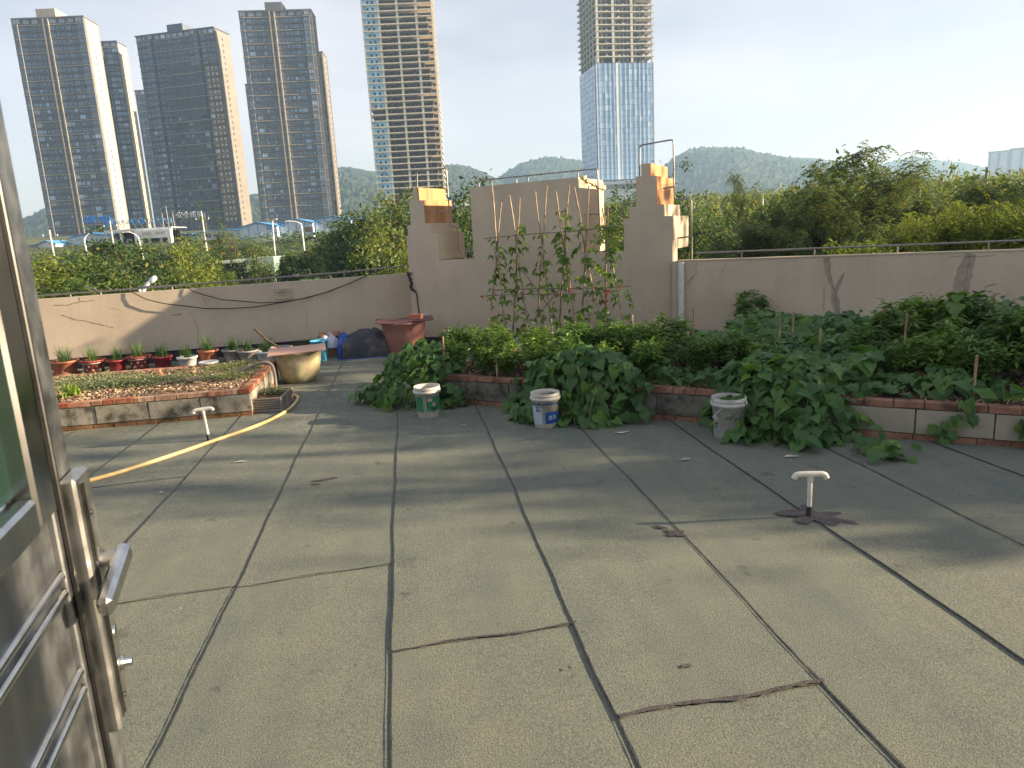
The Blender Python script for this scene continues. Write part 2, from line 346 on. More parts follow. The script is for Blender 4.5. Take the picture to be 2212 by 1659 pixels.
def hill_material():
    t = NT('wooded_hill'); p = t.pos()
    a = t.ramp(t.noise(p, .045, 6, .72), [(.36, (.012, .024, .014)), (.5, (.028, .048, .022)), (.66, (.07, .09, .04))]); t.col(a); t.set(.95, 0, .1)
    t.bump(t.noise(p, .09, 6, .7), 1.0, 9); return t.m
M['hill'] = hill_material()
M['roof_tower'] = mat('pale_far_tower', (.55, .56, .58), .8, var=.08, scale=.05, world=True)
M['sky_blue_letter'] = mat('blue_roof_letters', (.03, .30, .75), .5)

def text_mesh(txt, size, mt, depth=.002):
    c = bpy.data.curves.new('lettering', 'FONT'); c.body = txt; c.size = size; c.align_x = 'CENTER'; c.align_y = 'CENTER'; c.extrude = depth; c.resolution_u = 2
    o = bpy.data.objects.new('lettering', c); scn.collection.objects.link(o)
    dg = bpy.context.evaluated_depsgraph_get(); me = bpy.data.meshes.new_from_object(o.evaluated_get(dg)); bpy.data.objects.remove(o)
    me.materials.clear(); me.materials.append(mt); return me
def cyl_wrap(me, r, zc, a0):
    """bend a flat lettering mesh (x right, y up) round a vertical cylinder, a0 = angle the middle faces"""
    for v in me.vertices:
        a = a0 + v.co.x/r; rr = r+v.co.z; v.co = Vector((rr*math.cos(a), rr*math.sin(a), zc+v.co.y))
    return me

# ------------------------------------------------------------------ ground, terrace, roof sheets
def ground_z(x, y):
    d = math.hypot(x, y)
    pts = [(0, -4.2), (60, -4.0), (128, -3.2), (168, 3.6), (200, 5), (330, 10.5), (470, 13), (700, 18), (1000, 24), (6000, 24)]
    for (a, za), (b, zb) in zip(pts, pts[1:]):
        if d <= b: return za+(zb-za)*(d-a)/(b-a)
    return 24
def grid_mesh(name, xs, ys, zf, mt, smooth=True):
    X, Y = np.meshgrid(xs, ys); Z = np.vectorize(zf)(X, Y); nx, ny = len(xs), len(ys)
    V = np.stack([X.ravel(), Y.ravel(), Z.ravel()], 1); i = np.arange(ny-1)[:, None]*nx+np.arange(nx-1)[None, :]; i = i.ravel()
    return np_mesh(name, V, np.stack([i, i+1, i+nx+1, i+nx], 1), mt, smooth=smooth)
xs = np.concatenate([np.linspace(-5000, -600, 12), np.linspace(-560, 560, 90), np.linspace(600, 5000, 12)])
ys = np.concatenate([np.linspace(-3000, -120, 8), np.linspace(-100, 700, 90), np.linspace(760, 6000, 14)])
tag(put('ground', grid_mesh('ground', xs, ys, ground_z, M['ground'])), kind='structure')
mb = MB(); mb.prism([(-12, 14.62, -.01), (.15, 14.62, -.01), (5.1, 12.95, -.01), (23, .6, -.01), (23, -4, -.01), (-12, -4, -.01)][::-1], (0, 0, -4.6))
tag(mb.build('terrace_slab', M['skirt']), kind='structure')
terrace = thing('terrace_floor', None, None); tag(terrace, kind='structure'); del_keys = [k for k in terrace.keys()]
E1 = Vector((.795, -.607, 0)); M1 = Vector((.607, .795, 0)); BO = Vector((.22, 8.94, 0))
seam_x = [-.217+.965*k for k in range(-11, 20)]
def wob(k, y): return .006*math.sin(y*1.3+k*2.1)+.004*math.sin(y*3.7+k)+.002*math.sin(y*9+k*5)
def back_y(x): return min(14.4, 14.0-.2924*(x-.083)/.956 if x > .08 else 14.4, 12.415-.70*(x-4.877) if x > 4.8 else 99)
cross = {k: [] for k in range(40)}
# cross joints read off the roof: (strip index, y at its left edge, y at its right edge)
joints = [(9, 4.20, 4.29), (10, 4.26, 4.35), (11, 3.33, 3.36), (12, 2.60, 2.62), (14, 1.2, 1.25), (13, 7.9, 7.8), (8, 6.6, 6.7), (16, 6.0, 6.1)]
lift = 0
for k in range(len(seam_x)-1):
    xa, xb = seam_x[k], seam_x[k+1]; y0, y1 = -.2, min(back_y(xa), back_y(xb))+.3
    js = sorted([(j[1], j[2]) for j in joints if j[0] == k])
    segs = []; lo = (y0, y0)
    for j in js: segs.append((lo, j)); lo = j
    segs.append((lo, (y1, y1)))
    for si, ((la, lb), (ha, hb)) in enumerate(segs):
        n = 40; V = []; z = .004+.003*(si % 2)
        for i in range(n+1):
            t = i/n; ya = la+(ha-la)*t; yb = lb+(hb-lb)*t
            V += [(xa+wob(k, ya)-.012, ya, z+.004), (xa+wob(k, ya)+.5*.965, (ya+yb)/2, z+.003+.002*math.sin(ya*2+k)), (xb+wob(k+1, yb)+.012, yb, z-.001)]
        F = [(3*i, 3*i+1, 3*i+4, 3*i+3) for i in range(n)]+[(3*i+1, 3*i+2, 3*i+5, 3*i+4) for i in range(n)]
        put('roofing_sheet', np_mesh('roofing_sheet', V, F, M['floor']), terrace)
def ribbon(name, pts, w, z, mt, parent, th=.003):
    """flat bead of material following a polyline, with ragged width"""
    mb = MB(); P = []
    for a, b in zip(pts, pts[1:]):
        L = math.dist(a, b); m = max(2, int(L/.05))
        P += [(a[0]+(b[0]-a[0])*i/m, a[1]+(b[1]-a[1])*i/m) for i in range(m)]
    P.append(pts[-1]); vs = []
    for i, p in enumerate(P):
        q0, q1 = P[max(i-1, 0)], P[min(i+1, len(P)-1)]; d = Vector((q1[0]-q0[0], q1[1]-q0[1])).normalized(); nrm = Vector((-d.y, d.x))
        ww = w*(.55+.75*random.random()**1.5); jx = w*.25*(random.random()-.5)
        for s in (-1, 1): vs.append((p[0]+nrm.x*(s*ww/2+jx), p[1]+nrm.y*(s*ww/2+jx), z+th))
    mb.add(vs, [(2*i, 2*i+1, 2*i+3, 2*i+2) for i in range(len(P)-1)]); return mb.build(name, mt, parent)
for k in range(len(seam_x)):
    ye = back_y(seam_x[k])+.3
    ribbon('bitumen_seam', [(seam_x[k]+wob(k, y)-.010, y) for y in np.arange(-.2, ye, .1)], .0098, .009, M['bitumen'], terrace)
for k, ya, yb in joints:
    if k in (9, 10, 11, 12, 8):
        xa, xb = seam_x[k], seam_x[k+1]; w = {11: .018, 12: .026}.get(k, .007)
        ribbon('cross_joint', [(xa+(xb-xa)*t, ya+(yb-ya)*t+.012*math.sin(t*9+k)) for t in np.linspace(0, 1, 14)], w, .012, M['bitumen_brown'] if k in (11, 12) else M['bitumen'], terrace)
def blob(name, cx, cy, r, sx, mt, z=.0125, seed=0, lobes=5, rz=0):
    rr = random.Random(seed); ph = [rr.random()*6 for _ in range(4)]; z += seed*.00022; mb = MB(); vs = [(cx, cy, z)]
    for i in range(60):
        a = 2*math.pi*i/60; q = r*(1+.32*math.sin(lobes*a+ph[0])+.18*math.sin(2*a+ph[1])+.1*math.sin(9*a+ph[2])+.05*rr.random())
        x, y = q*math.cos(a)*sx, q*math.sin(a); vs.append((cx+x*math.cos(rz)-y*math.sin(rz), cy+x*math.sin(rz)+y*math.cos(rz), z))
    mb.add(vs, [(0, i+1, (i+1) % 60+1) for i in range(60)]); return mb.build(name, mt, terrace)
blob('bitumen_patch', 2.67, 4.33, .145, 1.1, M['bitumen_brown'], seed=3, lobes=5)
blob('bitumen_patch', 2.80, 4.20, .05, 1.6, M['bitumen_brown'], seed=4, lobes=3, rz=-.8)
blob('bitumen_patch', 1.66, 4.30, .045, 1.5, M['bitumen_brown'], seed=5, lobes=4, rz=-.5)
blob('bitumen_patch', 1.60, 4.42, .018, 2.6, M['bitumen_brown'], seed=15, lobes=3, rz=-1.0)
blob('bitumen_patch', 1.16, 2.87, .012, 2.4, M['bitumen_brown'], seed=6, lobes=4)
blob('mud_mark', -.90, 6.17, .030, 1.6, M['bitumen_brown'], seed=7, lobes=2); blob('mud_mark', -.81, 6.20, .034, 1.6, M['bitumen_brown'], seed=8, lobes=2); blob('mud_mark', -.92, 6.08, .02, 1.5, M['bitumen_brown'], seed=9, lobes=2)
blob('bitumen_patch', .62, 2.98, .012, .7, M['bitumen_brown'], seed=16, lobes=3)
M['chalk'] = mat('pale_scuff', (.42, .40, .36), .9, var=.3, scale=30)
for i, (x, y, r, sx) in enumerate([(-1.74, 6.99, .035, 2.2), (2.05, 6.75, .05, 2), (2.32, 5.75, .03, 2), (3.2, 5.55, .04, 2.4), (-2.25, 6.26, .018, 1.8), (1.1, 3.5, .006, 1.2), (-1.45, 4.05, .008, 1), (.5, 7.6, .02, 2)]):
    blob('pale_scuff', x, y, r*.6, sx, M['chalk'], seed=30+i, lobes=3, z=.0135)
# the T-pipe's rosette and hairline crack
# ------------------------------------------------------------------ parapet walls
A0 = Vector((.083, 14.0, 0)); UC = Vector((math.cos(R(-17)), math.sin(R(-17)), 0)); G = Vector((.574, .819, 0)); NC = Vector((UC.y, -UC.x, 0))
def C3(s, z, out=0): return A0+UC*s+Vector((0, 0, z))+NC*out
lw = thing('parapet_wall', 'long beige rendered parapet with a tan plaque, sunlit at one end and crossed by a diagonal shadow', 'wall', (-12, 14.05, 0), R(2.4))
mb = MB(); mb.prism([(0, 0, 0), (12.4, 0, 0), (12.4, 0, 1.394), (0, 0, 1.295)], (0, .2, 0)); mb.build('wall_body', M['wall'], lw)
mb = MB(); mb.box(0, -.012, 0, 12.0, -.002, .2); mb.box(0, -.035, .2, 12.0, -.002, .212); mb.build('black_skirting', M['skirt'], lw)
cw = thing('stepped_wall', 'central stepped beige wall with two tall stepped piers and a square block between', 'wall')
mb = MB(); mb.prism([C3(0, 0), C3(4.97, 0), C3(4.97, 1.63), C3(0, 1.63)], G*.36); mb.build('wall_body', M['wall'], cw)
def pier(poly, d, name='stepped_pier'):
    mb = MB(); mb.prism([C3(s, z) for s, z in poly], G*d); return mb.build(name, M['wall'], cw)
pier([(0, 1.63), (.60, 1.63), (.60, 2.15), (.50, 2.15), (.50, 2.335), (.39, 2.335), (.39, 2.765), (.285, 2.765), (.285, 3.0), (.2, 3.0), (.2, 2.765), (.11, 2.765), (.11, 2.32), (.04, 2.32), (.04, 2.12), (0, 2.12)], 1.0)
pier([(1.29, 1.63), (3.3, 1.63), (3.3, 2.995), (1.29, 2.94)], 1.35, 'wall_block')
pier([(4.1, 1.63), (4.97, 1.63), (4.97, 2.22), (4.815, 2.22), (4.815, 2.43), (4.69, 2.43), (4.69, 2.93), (4.58, 2.93), (4.58, 3.155), (4.43, 3.155), (4.43, 2.94), (4.33, 2.94), (4.33, 2.42), (4.2, 2.42), (4.2, 2.215), (4.1, 2.215)], 1.2)
def cladding(s, z0, z1, d0, d1, mt, th=.012):
    """one facing panel on the side of a pier, standing 12 mm proud of it, d0..d1 along the pier's depth"""
    a = C3(s+.001, z0)+G*d0; mb = MB(); mb.prism([a, a+G*(d1-d0), a+G*(d1-d0)+Vector((0, 0, z1-z0)), a+Vector((0, 0, z1-z0))], UC*th); mb.build('cladding_panel', mt, cw)
o_, c_ = M['orange_stone'], M['wall_cream']
for s, z0, z1, cuts, mt in [(.285, 2.77, 3.0, (.0, .32, 1.0), o_), (.39, 2.34, 2.54, (0, .45, 1.0), o_), (.39, 2.545, 2.765, (0, .45, 1.0), o_), (.50, 2.155, 2.335, (0, 1.0), c_), (.60, 1.65, 1.85, (0, .45, 1.0), c_), (.60, 1.857, 2.148, (0, .45, 1.0), c_),
        (3.3, 1.65, 2.96, (0, .5, 1.35), c_),
        (4.58, 2.935, 3.155, (0, .38, 1.2), o_), (4.69, 2.435, 2.93, (0, .45, 1.2), o_), (4.815, 2.225, 2.43, (0, .45, 1.2), c_), (4.97, 1.64, 1.80, (.37, .62, 1.2), c_), (4.97, 1.806, 2.22, (.0, .62, 1.2), c_)]:
    for a, b in zip(cuts, cuts[1:]): cladding(s, z0, z1, a+.003, b-.003, mt)
a = C3(3.3, 2.985); mb = MB()   # broken render drooping at the block's top edge
for i in range(14):
    t = i/13; mb.box(-.03, -.02, -.02, .05+.03*random.random(), .12, .03, 0, Matrix.Translation(a+G*(.15+1.1*t)+Vector((0, 0, -.16*t+.1*(t > .75))+Vector())) @ Matrix.Rotation(-.61+random.uniform(-.3, .3), 4, 'Z') @ Matrix.Rotation(random.uniform(-.4, .4), 4, 'X')) if False else mb.box(-.02, 0, -.03, .045+.03*random.random(), .11, .03, 0, Matrix.Translation(a+G*(.15+1.1*t)+Vector((0, 0, -.16*t))) @ Matrix.Rotation(-.61, 4, 'Z') @ Matrix.Rotation(random.uniform(-.5, .5), 4, 'X'))
mb.build('broken_render', M['wall_cream'], cw)
mb = MB(); mb.prism([C3(0, 0, .002), C3(4.95, 0, .002), C3(4.95, .13, .002), C3(0, .17, .002)], NC*.012); mb.build('black_skirting', M['skirt'], cw)
for s, z in [(1.02, 1.32), (1.0, 1.22), (1.04, 1.225), (3.9, 1.25)]:
    mb = MB(); mb.prism([C3(s-.012, z, .001), C3(s+.012, z+.004, .001), C3(s+.010, z+.012, .001), C3(s-.01, z+.01, .001)], NC*.002); mb.build('red_mark', M['ink_red'], cw)
RO = Vector((4.877, 12.415, 0)); UR = Vector((math.cos(R(-35)), math.sin(R(-35)), 0)); NR = Vector((UR.y, -UR.x, 0))
def R3(s, z, out=0): return RO+UR*s+Vector((0, 0, z))+NR*out
rw = thing('parapet_wall', 'long grey beige rendered parapet in shade with dark repaired cracks, behind the vegetable bed', 'wall')
mb = MB(); mb.prism([R3(-.1, 0), R3(22, 0), R3(22, 1.41), R3(-.1, 1.41)], NR*-.2); mb.build('wall_body', M['wall'], rw)
mb = MB(); mb.prism([R3(-.02, 1.412, .012), R3(22, 1.412, .012), R3(22, 1.43, .012), R3(-.02, 1.43, .012)], NR*-.23); mb.build('coping', M['wall_cream'], rw)
mb = MB(); mb.prism([R3(.05, 0, .002), R3(22, 0, .002), R3(22, .11, .002), R3(.05, .11, .002)], NR*.012); mb.build('black_skirting', M['skirt'], rw)
def patch(fn, pts, w, parent, name, mt, out=.003, jag=.3):
    """a band of putty or a crack on a wall plane; pts in (s, z)"""
    P = []
    for a, b in zip(pts, pts[1:]):
        n = max(2, int(math.dist(a, b)/.03)); P += [(a[0]+(b[0]-a[0])*i/n, a[1]+(b[1]-a[1])*i/n) for i in range(n)]
    P.append(pts[-1]); N = len(P); vs = []
    for i, p in enumerate(P):
        q0, q1 = P[max(i-1, 0)], P[min(i+1, N-1)]; d = Vector((q1[0]-q0[0], q1[1]-q0[1])).normalized(); nn = Vector((-d.y, d.x))
        ww = (w(i/(N-1)) if callable(w) else w)*(1+jag*(random.random()-.5)); j = ww*.3*(random.random()-.5)*jag*3
        for s_ in (-1, 1): vs.append(fn(p[0]+nn.x*(s_*ww/2+j), p[1]+nn.y*(s_*ww/2+j), out))
    mb = MB().add(vs, [(2*i, 2*i+1, 2*i+3, 2*i+2) for i in range(N-1)]); return mb.build(name, mt, parent)
bulge = lambda t: .03+.07*math.sin(math.pi*min(1, t*1.05))*(1+.25*math.sin(t*17))
patch(R3, [(2.47, 1.40), (2.49, 1.15), (2.56, .92), (2.60, .82)], lambda t: .09*(1-t)+.02, rw, 'crack_putty', M['putty'], .003)
patch(R3, [(2.74, 1.14), (2.66, .95), (2.60, .8), (2.64, .62), (2.68, .45), (2.63, .30), (2.6, .12)], bulge, rw, 'crack_putty', M['putty'], .005, .15)
patch(R3, [(4.48, 1.39), (4.42, 1.1), (4.38, .85), (4.40, .6), (4.36, .3)], lambda t: .10+.12*math.sin(3*t+.3), rw, 'crack_putty', M['putty'], .003, .1)
for pts, w in [([(2.50, 1.4), (2.52, 1.15), (2.58, .95), (2.60, .85)], .008), ([(2.72, 1.1), (2.63, .88), (2.62, .7), (2.67, .5), (2.63, .2)], .007), ([(4.47, 1.39), (4.45, 1.05), (4.42, .9), (4.46, .75), (4.40, .6)], .007), ([(.35, 1.39), (.32, 1.3), (.34, 1.2), (.25, 1.1), (.17, 1.0)], .008), ([(.85, 1.35), (.8, 1.25), (.75, 1.1), (.62, .97)], .004), ([(4.2, 1.36), (4.45, 1.345), (4.8, 1.35)], .006), ([(2.44, .9), (2.45, .7), (2.44, .5)], .004)]:
    patch(R3, pts, w, rw, 'crack', M['crack'], .007, 1.2)
def L3(s, z, out=0): return Vector((s+2, -out, z))
for pts, w in [([(3.55, 1.22), (3.8, 1.2), (4.0, 1.25), (4.25, 1.26)], .010), ([(4.0, 1.33), (4.0, 1.25)], .010), ([(3.65, 1.03), (3.85, .93), (4.05, .88), (4.3, .80), (4.5, .72)], .008), ([(6.1, 1.36), (6.15, 1.2), (6.2, 1.05)], .006), ([(5.9, .92), (5.98, .6), (5.95, .3)], .005), ([(4.5, 1.1), (4.7, 1.03)], .004), ([(8.0, .9), (8.03, .6), (7.98, .35)], .004)]:
    patch(L3, pts, w, lw, 'crack', M['crack'], .003, 1.2)
patch(L3, [(5.55, .88), (5.72, .885)], .014, lw, 'chip_mark', M['rust'], .004, .8)
# broken corner between the parapet and the stepped wall, with the cable that comes down there
patch(C3, [(-.02, 1.45), (.0, 1.36), (.03, 1.27), (.02, 1.18), (.06, 1.08)], .045, cw, 'broken_corner', M['crack'], .004, 1.2)
patch(C3, [(.0, 1.42), (.07, 1.40)], .03, cw, 'broken_corner', M['crack'], .005, 1.2)
mb = MB(); mb.tube([C3(-.03, 1.44, .03), C3(.0, 1.36, .035), C3(.03, 1.25, .03), C3(.03, 1.12, .035), C3(.1, 1.07, .02), C3(.12, 1.0, .015), C3(.125, .8, .012), C3(.14, .6, .012), C3(.19, .42, .012), C3(.2, .05, .012)], [.022, .025, .02, .025, .014, .012, .010, .010, .010, .010], 6)
tag(mb.build('cable', M['cable']), 'thick black cable dropping down the joint where the parapet meets the stepped wall', 'cable')
# drain pipe in the corner
mb = MB(); mb.tube([R3(.08, .02, .07), R3(.08, 1.40, .07)], .055, 16); dp = mb.build('drain_pipe', M['pvc']); tag(dp, 'pale vertical drain pipe in the corner beside the tall stepped pier', 'pipe')
# plaque
pq = thing('plaque', 'small tan square plaque with faded lettering fixed to the parapet', 'plaque', (-2.37, 14.43, 1.155), R(2.4))
mb = MB(); mb.box(-.17, 0, -.105, .17, .02, .105, bev=.004); mb.build('plate', M['plaque'], pq)
for txt, z, sz, mt_ in [('温馨提示', .062, .030, 'ink_brown'), ('严禁翻越防止坠落', .018, .038, 'ink_brown'), ('注意安全！', -.035, .04, 'ink_brown')]:
    put('lettering', text_mesh(txt, sz, M[mt_], .0008), pq, (0, -.003, z), (R(90), 0, 0))
# cables slung over the left parapet
cab = [[(4.86, 1.40, .02), (5.0, 1.32, .05), (5.16, 1.22, .07), (5.45, 1.12, .08), (5.81, 1.05, .08), (6.2, .97, .08), (6.64, .94, .08), (7.1, .94, .08), (7.51, .98, .08), (8.0, 1.04, .08), (8.41, 1.12, .08), (8.9, 1.27, .07), (9.24, 1.40, .02), (9.45, 1.52, -.1), (9.62, 1.60, -.2), (9.98, 1.95, -.3)],
       [(5.9, 1.39, .02), (6.0, 1.31, .05), (6.25, 1.21, .07), (6.5, 1.12, .08), (6.83, 1.07, .08), (7.2, 1.01, .08), (7.52, 1.0, .08), (8.05, 1.04, .085), (8.5, 1.14, .085), (8.95, 1.29, .075), (9.3, 1.42, .0), (9.6, 1.53, -.2)]]
for i, c in enumerate(cab):
    mb = MB(); mb.tube([Vector((-10+s, 14.05+.0419*(s+2)-o, z)) for s, z, o in c], .009, 6)
    tag(mb.build('cable', M['cable']), ['black cable sagging in a long arc over the sunlit part of the parapet', 'shorter black cable hung over the parapet beside the plaque'][i], 'cable')
for w_ in (lw, cw, rw):
    for o in w_.children:
        if o.name.split('.')[0] in ('wall_body', 'stepped_pier', 'wall_block', 'cladding_panel'):
            b_ = o.modifiers.new('worn_edges', 'BEVEL'); b_.width = .004 if 'clad' in o.name else .012; b_.segments = 2; b_.limit_method = 'ANGLE'
# ------------------------------------------------------------------ railings
def railing(name, label, runs, posts, mt=None, r=.016, th=None):
    t = thing(name, label, 'railing'); mt = mt or M['steel_rail']
    for pts in runs: MB().tube(pts, r, 8).build('rail', mt, t)
    for a, b in posts: MB().tube([a, b], r*.85, 8).build('post', mt, t)
    return t
def L4(s, z, out=-.08): return Vector((-10+s, 14.05+.0419*(s+2)-out, z))
railing('railing', 'low metal railing with a bent loose end along the top of the sunlit parapet', [[L4(2.0, 1.37), L4(3.24, 1.40), L4(5.77, 1.43)], [L4(5.0, 1.45), L4(5.6, 1.43), L4(8.8, 1.49), L4(10.0, 1.535)], [L4(4.1, 1.52), L4(4.25, 1.46), L4(4.34, 1.40)]],
        [(L4(s, 1.28), L4(s, z)) for s, z in [(3.82, 1.40), (4.34, 1.42), (5.6, 1.43), (6.5, 1.44), (7.14, 1.46), (8.81, 1.49), (9.4, 1.51)]])
def R4(s, z, out=-.08): return R3(s, z, out)
railing('railing', 'straight metal railing on short posts along the top of the shaded parapet', [[R4(.3, 1.545), R4(22, 1.60)]], [(R4(s, 1.43), R4(s, 1.55+s*.0023)) for s in [1.1, 2.27, 3.49, 4.71, 5.93, 7.15, 8.4, 9.6, 10.8]])
def rnd(pts, r=.05, n=4):
    out = [Vector(pts[0])]
    for a, b, c in zip(pts, pts[1:], pts[2:]):
        a, b, c = Vector(a), Vector(b), Vector(c); p, q = b+(a-b).normalized()*r, b+(c-b).normalized()*r
        for i in range(n+1): t = i/n; out.append((p*(1-t)+b*t)*(1-t)+(b*(1-t)+q*t)*t)
    return out+[Vector(pts[-1])]
cz = .10
def C4(s, z, d=cz): return C3(s, z)+G*d
railing('railing', 'bent pipe hoop stepping down over the smaller stepped pier with the plain top', [rnd([C4(.235, 3.0), C4(.25, 3.30), C4(.82, 3.32), C4(.82, 2.25), C4(.95, 2.25), C4(.95, 1.77), C4(1.29, 1.77)])], [(C4(1.1, 1.63), C4(1.1, 1.77)), (C4(.82, 2.56), C4(.62, 2.52))], M['steel_rail'], .013)
railing('railing', 'thin pipe railing with rounded ends on top of the square wall block', [rnd([C4(1.42, 2.94), C4(1.42, 3.06), C4(3.62, 3.13), C4(3.64, 1.78)]), [C4(3.64, 2.33), C4(3.35, 2.33)], [C4(3.64, 1.80), C4(4.1, 1.80)]],
        [(C4(s, 2.94), C4(s, z)) for s, z in [(2.13, 3.08), (2.35, 3.09), (3.27, 3.115)]]+[(C4(3.8, 1.63), C4(3.8, 1.80))], M['steel_rail'], .013)
railing('railing', 'tall pipe hoop over the taller stepped pier, stepping down to the parapet', [rnd([C4(4.37, 2.94), C4(4.38, 3.48), C4(4.97, 3.54), C4(4.98, 2.51), C4(5.28, 2.49), C4(5.29, 1.43)], .06), rnd([C4(4.06, 2.215), C4(4.06, 2.47), C4(4.3, 2.49)]), [C4(4.98, 2.73), C4(4.78, 2.71)], [C4(5.28, 1.84), C4(5.03, 1.82)]], [], M['steel_rail'], .014)

# ------------------------------------------------------------------ the house behind and its open steel door
hs = thing('stair_house', 'rendered wall and raised threshold of the house the steel door belongs to', 'house')
MB().box(-6, .05, 0, -.49, .28, 3.0).box(.62, .05, 0, 4.5, .28, 3.0).box(-.49, .05, 2.62, .62, .28, 3.0).build('house_wall', M['wall'], hs)
MB().box(-.49, -1.6, 0, .62, .28, .42).build('threshold', M['concrete_grey'], hs)
MB().box(-1.8, -1.6, 0, -1.7, .05, 2.9).build('inner_wall', M['wall'], hs); MB().box(1.7, -1.6, 0, 1.8, .05, 2.9).build('inner_wall', M['wall'], hs)
dr = thing('steel_door', 'open stainless steel door with a lever handle and green glass pane', 'door', (-.60, 1.31, 0), R(8.8))
def dbox(name, n0, u0, z0, n1, u1, z1, mt, bev=.002, par=None): return MB().box(n0, u0, z0, n1, u1, z1, bev=bev).build(name, mt, par or dr)
UE, UH = -.045, -.94
dbox('lock_stile', -.045, -.165, .45, .0, UE, 2.50, M['steel_dull'], .003)
dbox('hinge_stile', -.045, UH, .45, .0, UH+.12, 2.50, M['steel_dull'], .003)
dbox('top_rail', -.045, UH+.12, 2.38, -.001, -.165, 2.50, M['steel_dull'])
dbox('lower_panel', -.030, UH+.12, .45, -.010, -.165, 1.655, M['steel_dull'])
for z in (1.555, 1.525, 1.385, 1.352, .85, .82):
    MB().tube([(-.008, UH+.12, z), (-.008, -.168, z)], .009, 8).build('panel_rib', M['chrome'], dr)
dbox('door_glass', -.028, UH+.16, 1.72, -.018, -.248, 2.34, M['door_glass'], .001)
fr = dbox('glass_frame', -.035, -.250, 1.665, .010, -.172, 2.37, M['chrome'], .006)
dbox('glass_frame', -.035, UH+.12, 1.66, .010, -.251, 1.715, M['chrome'], .006)
dbox('edge_bead', .0005, -.150, .46, .010, -.140, 2.49, M['steel_dark'], .002)
pl = dbox('lock_plate', .001, -.128, 1.235, .026, UE+.002, 1.70, M['steel'], .005)
MB().box(.0262, -.108, 1.25, .0275, -.100, 1.685).build('groove_shade', M['steel_dark'], pl)  # raised strip, dark colour stands in for the shade of a groove
MB().box(.0262, -.097, 1.25, .030, -.093, 1.685).build('plate_ridge', M['chrome'], pl)
hd = MB().tube([(.024, -.075, 1.535), (.03, -.075, 1.535)], .024, 20).tube([(.03, -.075, 1.535), (.054, -.075, 1.537)], .014, 16).build('handle_spindle', M['steel'], dr)
lv = MB().box(-.011, -.130, -.018, .013, .022, .018, bev=.007); lvo = lv.build('lever', M['chrome'], dr, (.060, -.075, 1.535), (R(15), 0, R(-3)))
MB().lathe([(0, .0), (.013, 0), (.013, .004), (0, .005)], 16).build('keyhole_cover', M['chrome'], dr, (.0265, -.078, 1.40), (0, R(90), 0))
tt = MB().lathe([(0, 0), (.015, 0), (.014, .006), (.008, .008), (.0075, .02), (0, .021)], 16).build('thumb_turn', M['chrome'], dr, (.0265, -.072, 1.335), (0, R(90), 0))
for z in (1.625, 1.275): MB().lathe([(0, 0), (.0055, 0), (.0045, .0015), (0, .0015)], 12).build('screw', M['steel_dark'], dr, (.0268, -.075, z), (0, R(90), 0))
for z in (2.2, 1.5, .8): MB().tube([(-.02, UH-.012, z-.05), (-.02, UH-.012, z+.05)], .011, 10).build('hinge', M['steel_dull'], dr)

